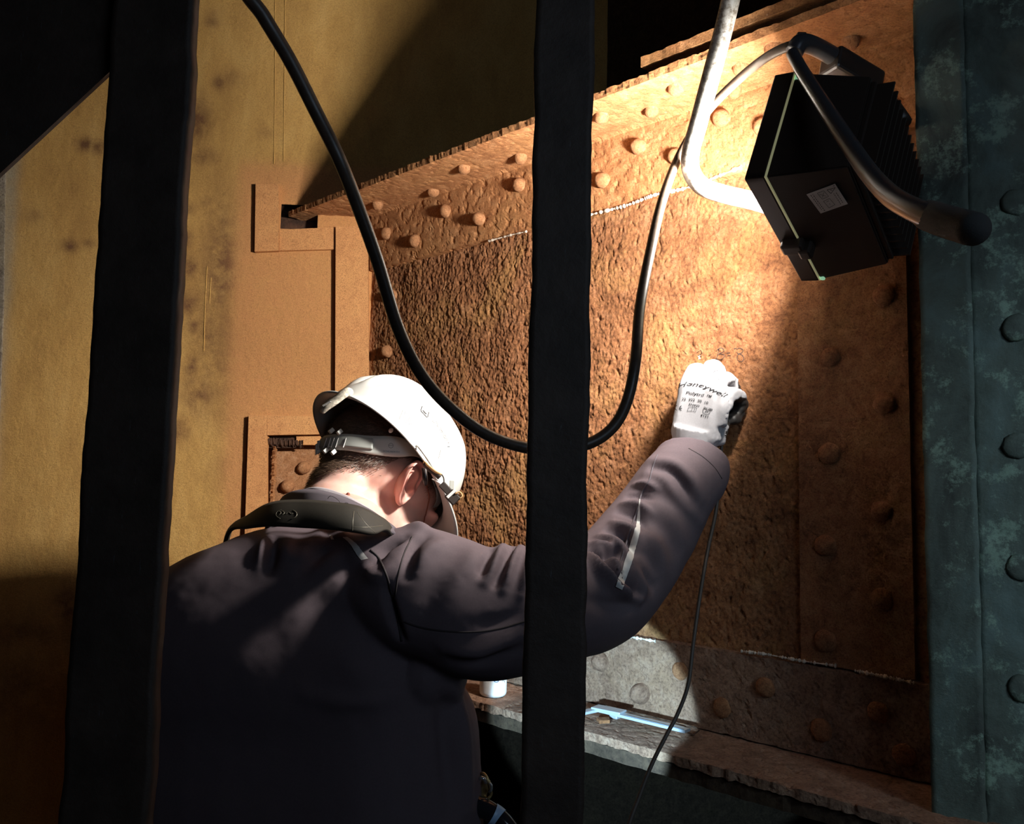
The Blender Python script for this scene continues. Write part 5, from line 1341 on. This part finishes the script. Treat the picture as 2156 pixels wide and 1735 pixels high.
V, F = box(on_shelf(1295, 1503, 0.004), (sW, nW, UP), (0.008, 0.006, 0.007), 0.002); mk('thumb_wheel', V, F, M_steel, cal)
twig = [on_shelf(1418, 1537), on_shelf(1455, 1548), on_shelf(1462, 1545), on_shelf(1472, 1538)]
tw = mk('wire_scrap', *sweep(catmull(twig, 20), 0.0013, 6), M_crackdark, None, True); tag(tw, 'bent dark scrap of wire on the ledge beside the caliper tip', 'wire')
fl_ = [on_shelf(1256, 1513, 0), on_shelf(1262, 1520, 0), on_shelf(1284, 1519, 0), on_shelf(1282, 1512, 0)]
fk = mk('rust_flake', *plate([p - UP * 0.003 for p in fl_], UP, 0.005), M_rust); tag(fk, 'small brown rust flake on the ledge below the caliper jaw', 'flake')
# carabiner / rings at the hip
P = lambda a_, b_, c_: P_room(a_, b_, c_ + 0.17)
car = empty('key_ring_clip', P(1020, 1655, 1.02)); tag(car, 'small brass and steel snap clip hanging at the worker\'s right hip', 'clip')
V, F = sweep(catmull(Q([(1010, 1630, 1.03), (1018, 1629, 1.02), (1026, 1640, 1.015), (1030, 1655, 1.015), (1034, 1672, 1.02), (1026, 1682, 1.02), (1016, 1676, 1.03)]), 40), 0.0022, 10); mk('brass_hook', V, F, M_brass, car, True)
V, F = sweep(catmull(Q([(1008, 1640, 1.01), (1014, 1638, 1.005), (1020, 1641, 1.005), (1023, 1648, 1.01)]), 24), 0.0024, 10); mk('steel_ring', V, F, M_ringsteel, car, True)
V, F = sweep(catmull(Q([(1031, 1648, 1.005), (1035, 1656, 1.005), (1034, 1664, 1.005), (1030, 1668, 1.01)]), 24), 0.0018, 10, 1.0); mk('steel_ring', V, F, M_ringsteel, car, True)
V, F = box(P(1019, 1662, 1.03), (Vector((0.25, 0, 1)).normalized(), Vector((1, 0, -0.25)).normalized(), Vector((0, 1, 0))), (0.014, 0.006, 0.003), 0.002); mk('clip_body', V, F, M_brass, car)
# dark bag / hose end below it, with a pale blue rim
V, F = sweep(catmull(Q([(985, 1690, 1.01), (1020, 1702, 1.005), (1042, 1716, 1.0), (1066, 1738, .995), (1085, 1775, .99), (1095, 1860, .99)]), 50), 0.013, 16)
hs = mk('hose', V, F, plain('black_glossy_hose', (0.02, 0.02, 0.025), 0.12), None, True); tag(hs, 'glossy black hose with pale blue ferrule bending down below the hip clip', 'hose')
V, F = sweep(catmull(Q([(1036, 1713, 1.0), (1044, 1718, 1.0), (1052, 1725, 0.998)]), 10), 0.0142, 18, cap=False); mk('ferrule', V, F, M_rim, hs, True)

P = P_room
# chalked / marker writing on the wall: B = 8
WB = BVHTree.FromPolygons([Vector(v.co) + Vector(w_right.location) for v in w_right.data.vertices], [list(p.vertices) for p in w_right.data.polygons])
def smooth_px(pl, n=14): return [tuple(q) for q in catmull([(x, y, 0) for x, y in pl], n)[:, :2]]
put_strokes('marker_writing', [smooth_px([(1515, 733), (1512, 745), (1509, 757)]), smooth_px([(1509, 738), (1517, 733), (1524, 736), (1523, 741), (1514, 745)]), smooth_px([(1514, 745), (1523, 746), (1525, 752), (1518, 757), (1507, 755)]),
    [(1531, 744), (1538, 743)], [(1532, 749), (1539, 748)], smooth_px([(1551, 736), (1557, 733), (1565, 737), (1562, 743), (1555, 745), (1552, 741)]), smooth_px([(1557, 744), (1552, 752), (1555, 760), (1563, 761), (1566, 754), (1562, 747), (1554, 746)]), [(1545, 735), (1551, 733)]], 1.1, WB, M_marker, w_right, 0.0006)
put_strokes('marker_writing', [[(1468, 742), (1476, 738), (1479, 744), (1470, 749), (1478, 750)], [(1492, 748), (1498, 747)], [(1440, 740), (1446, 746)]], 1.0, WB, M_crackdark, w_right, 0.0008)
put_strokes('chalk_dab', [[(1471, 750), (1475, 755)], [(1474, 749), (1472, 756)]], 2.6, WB, M_crust, w_right, 0.0008)
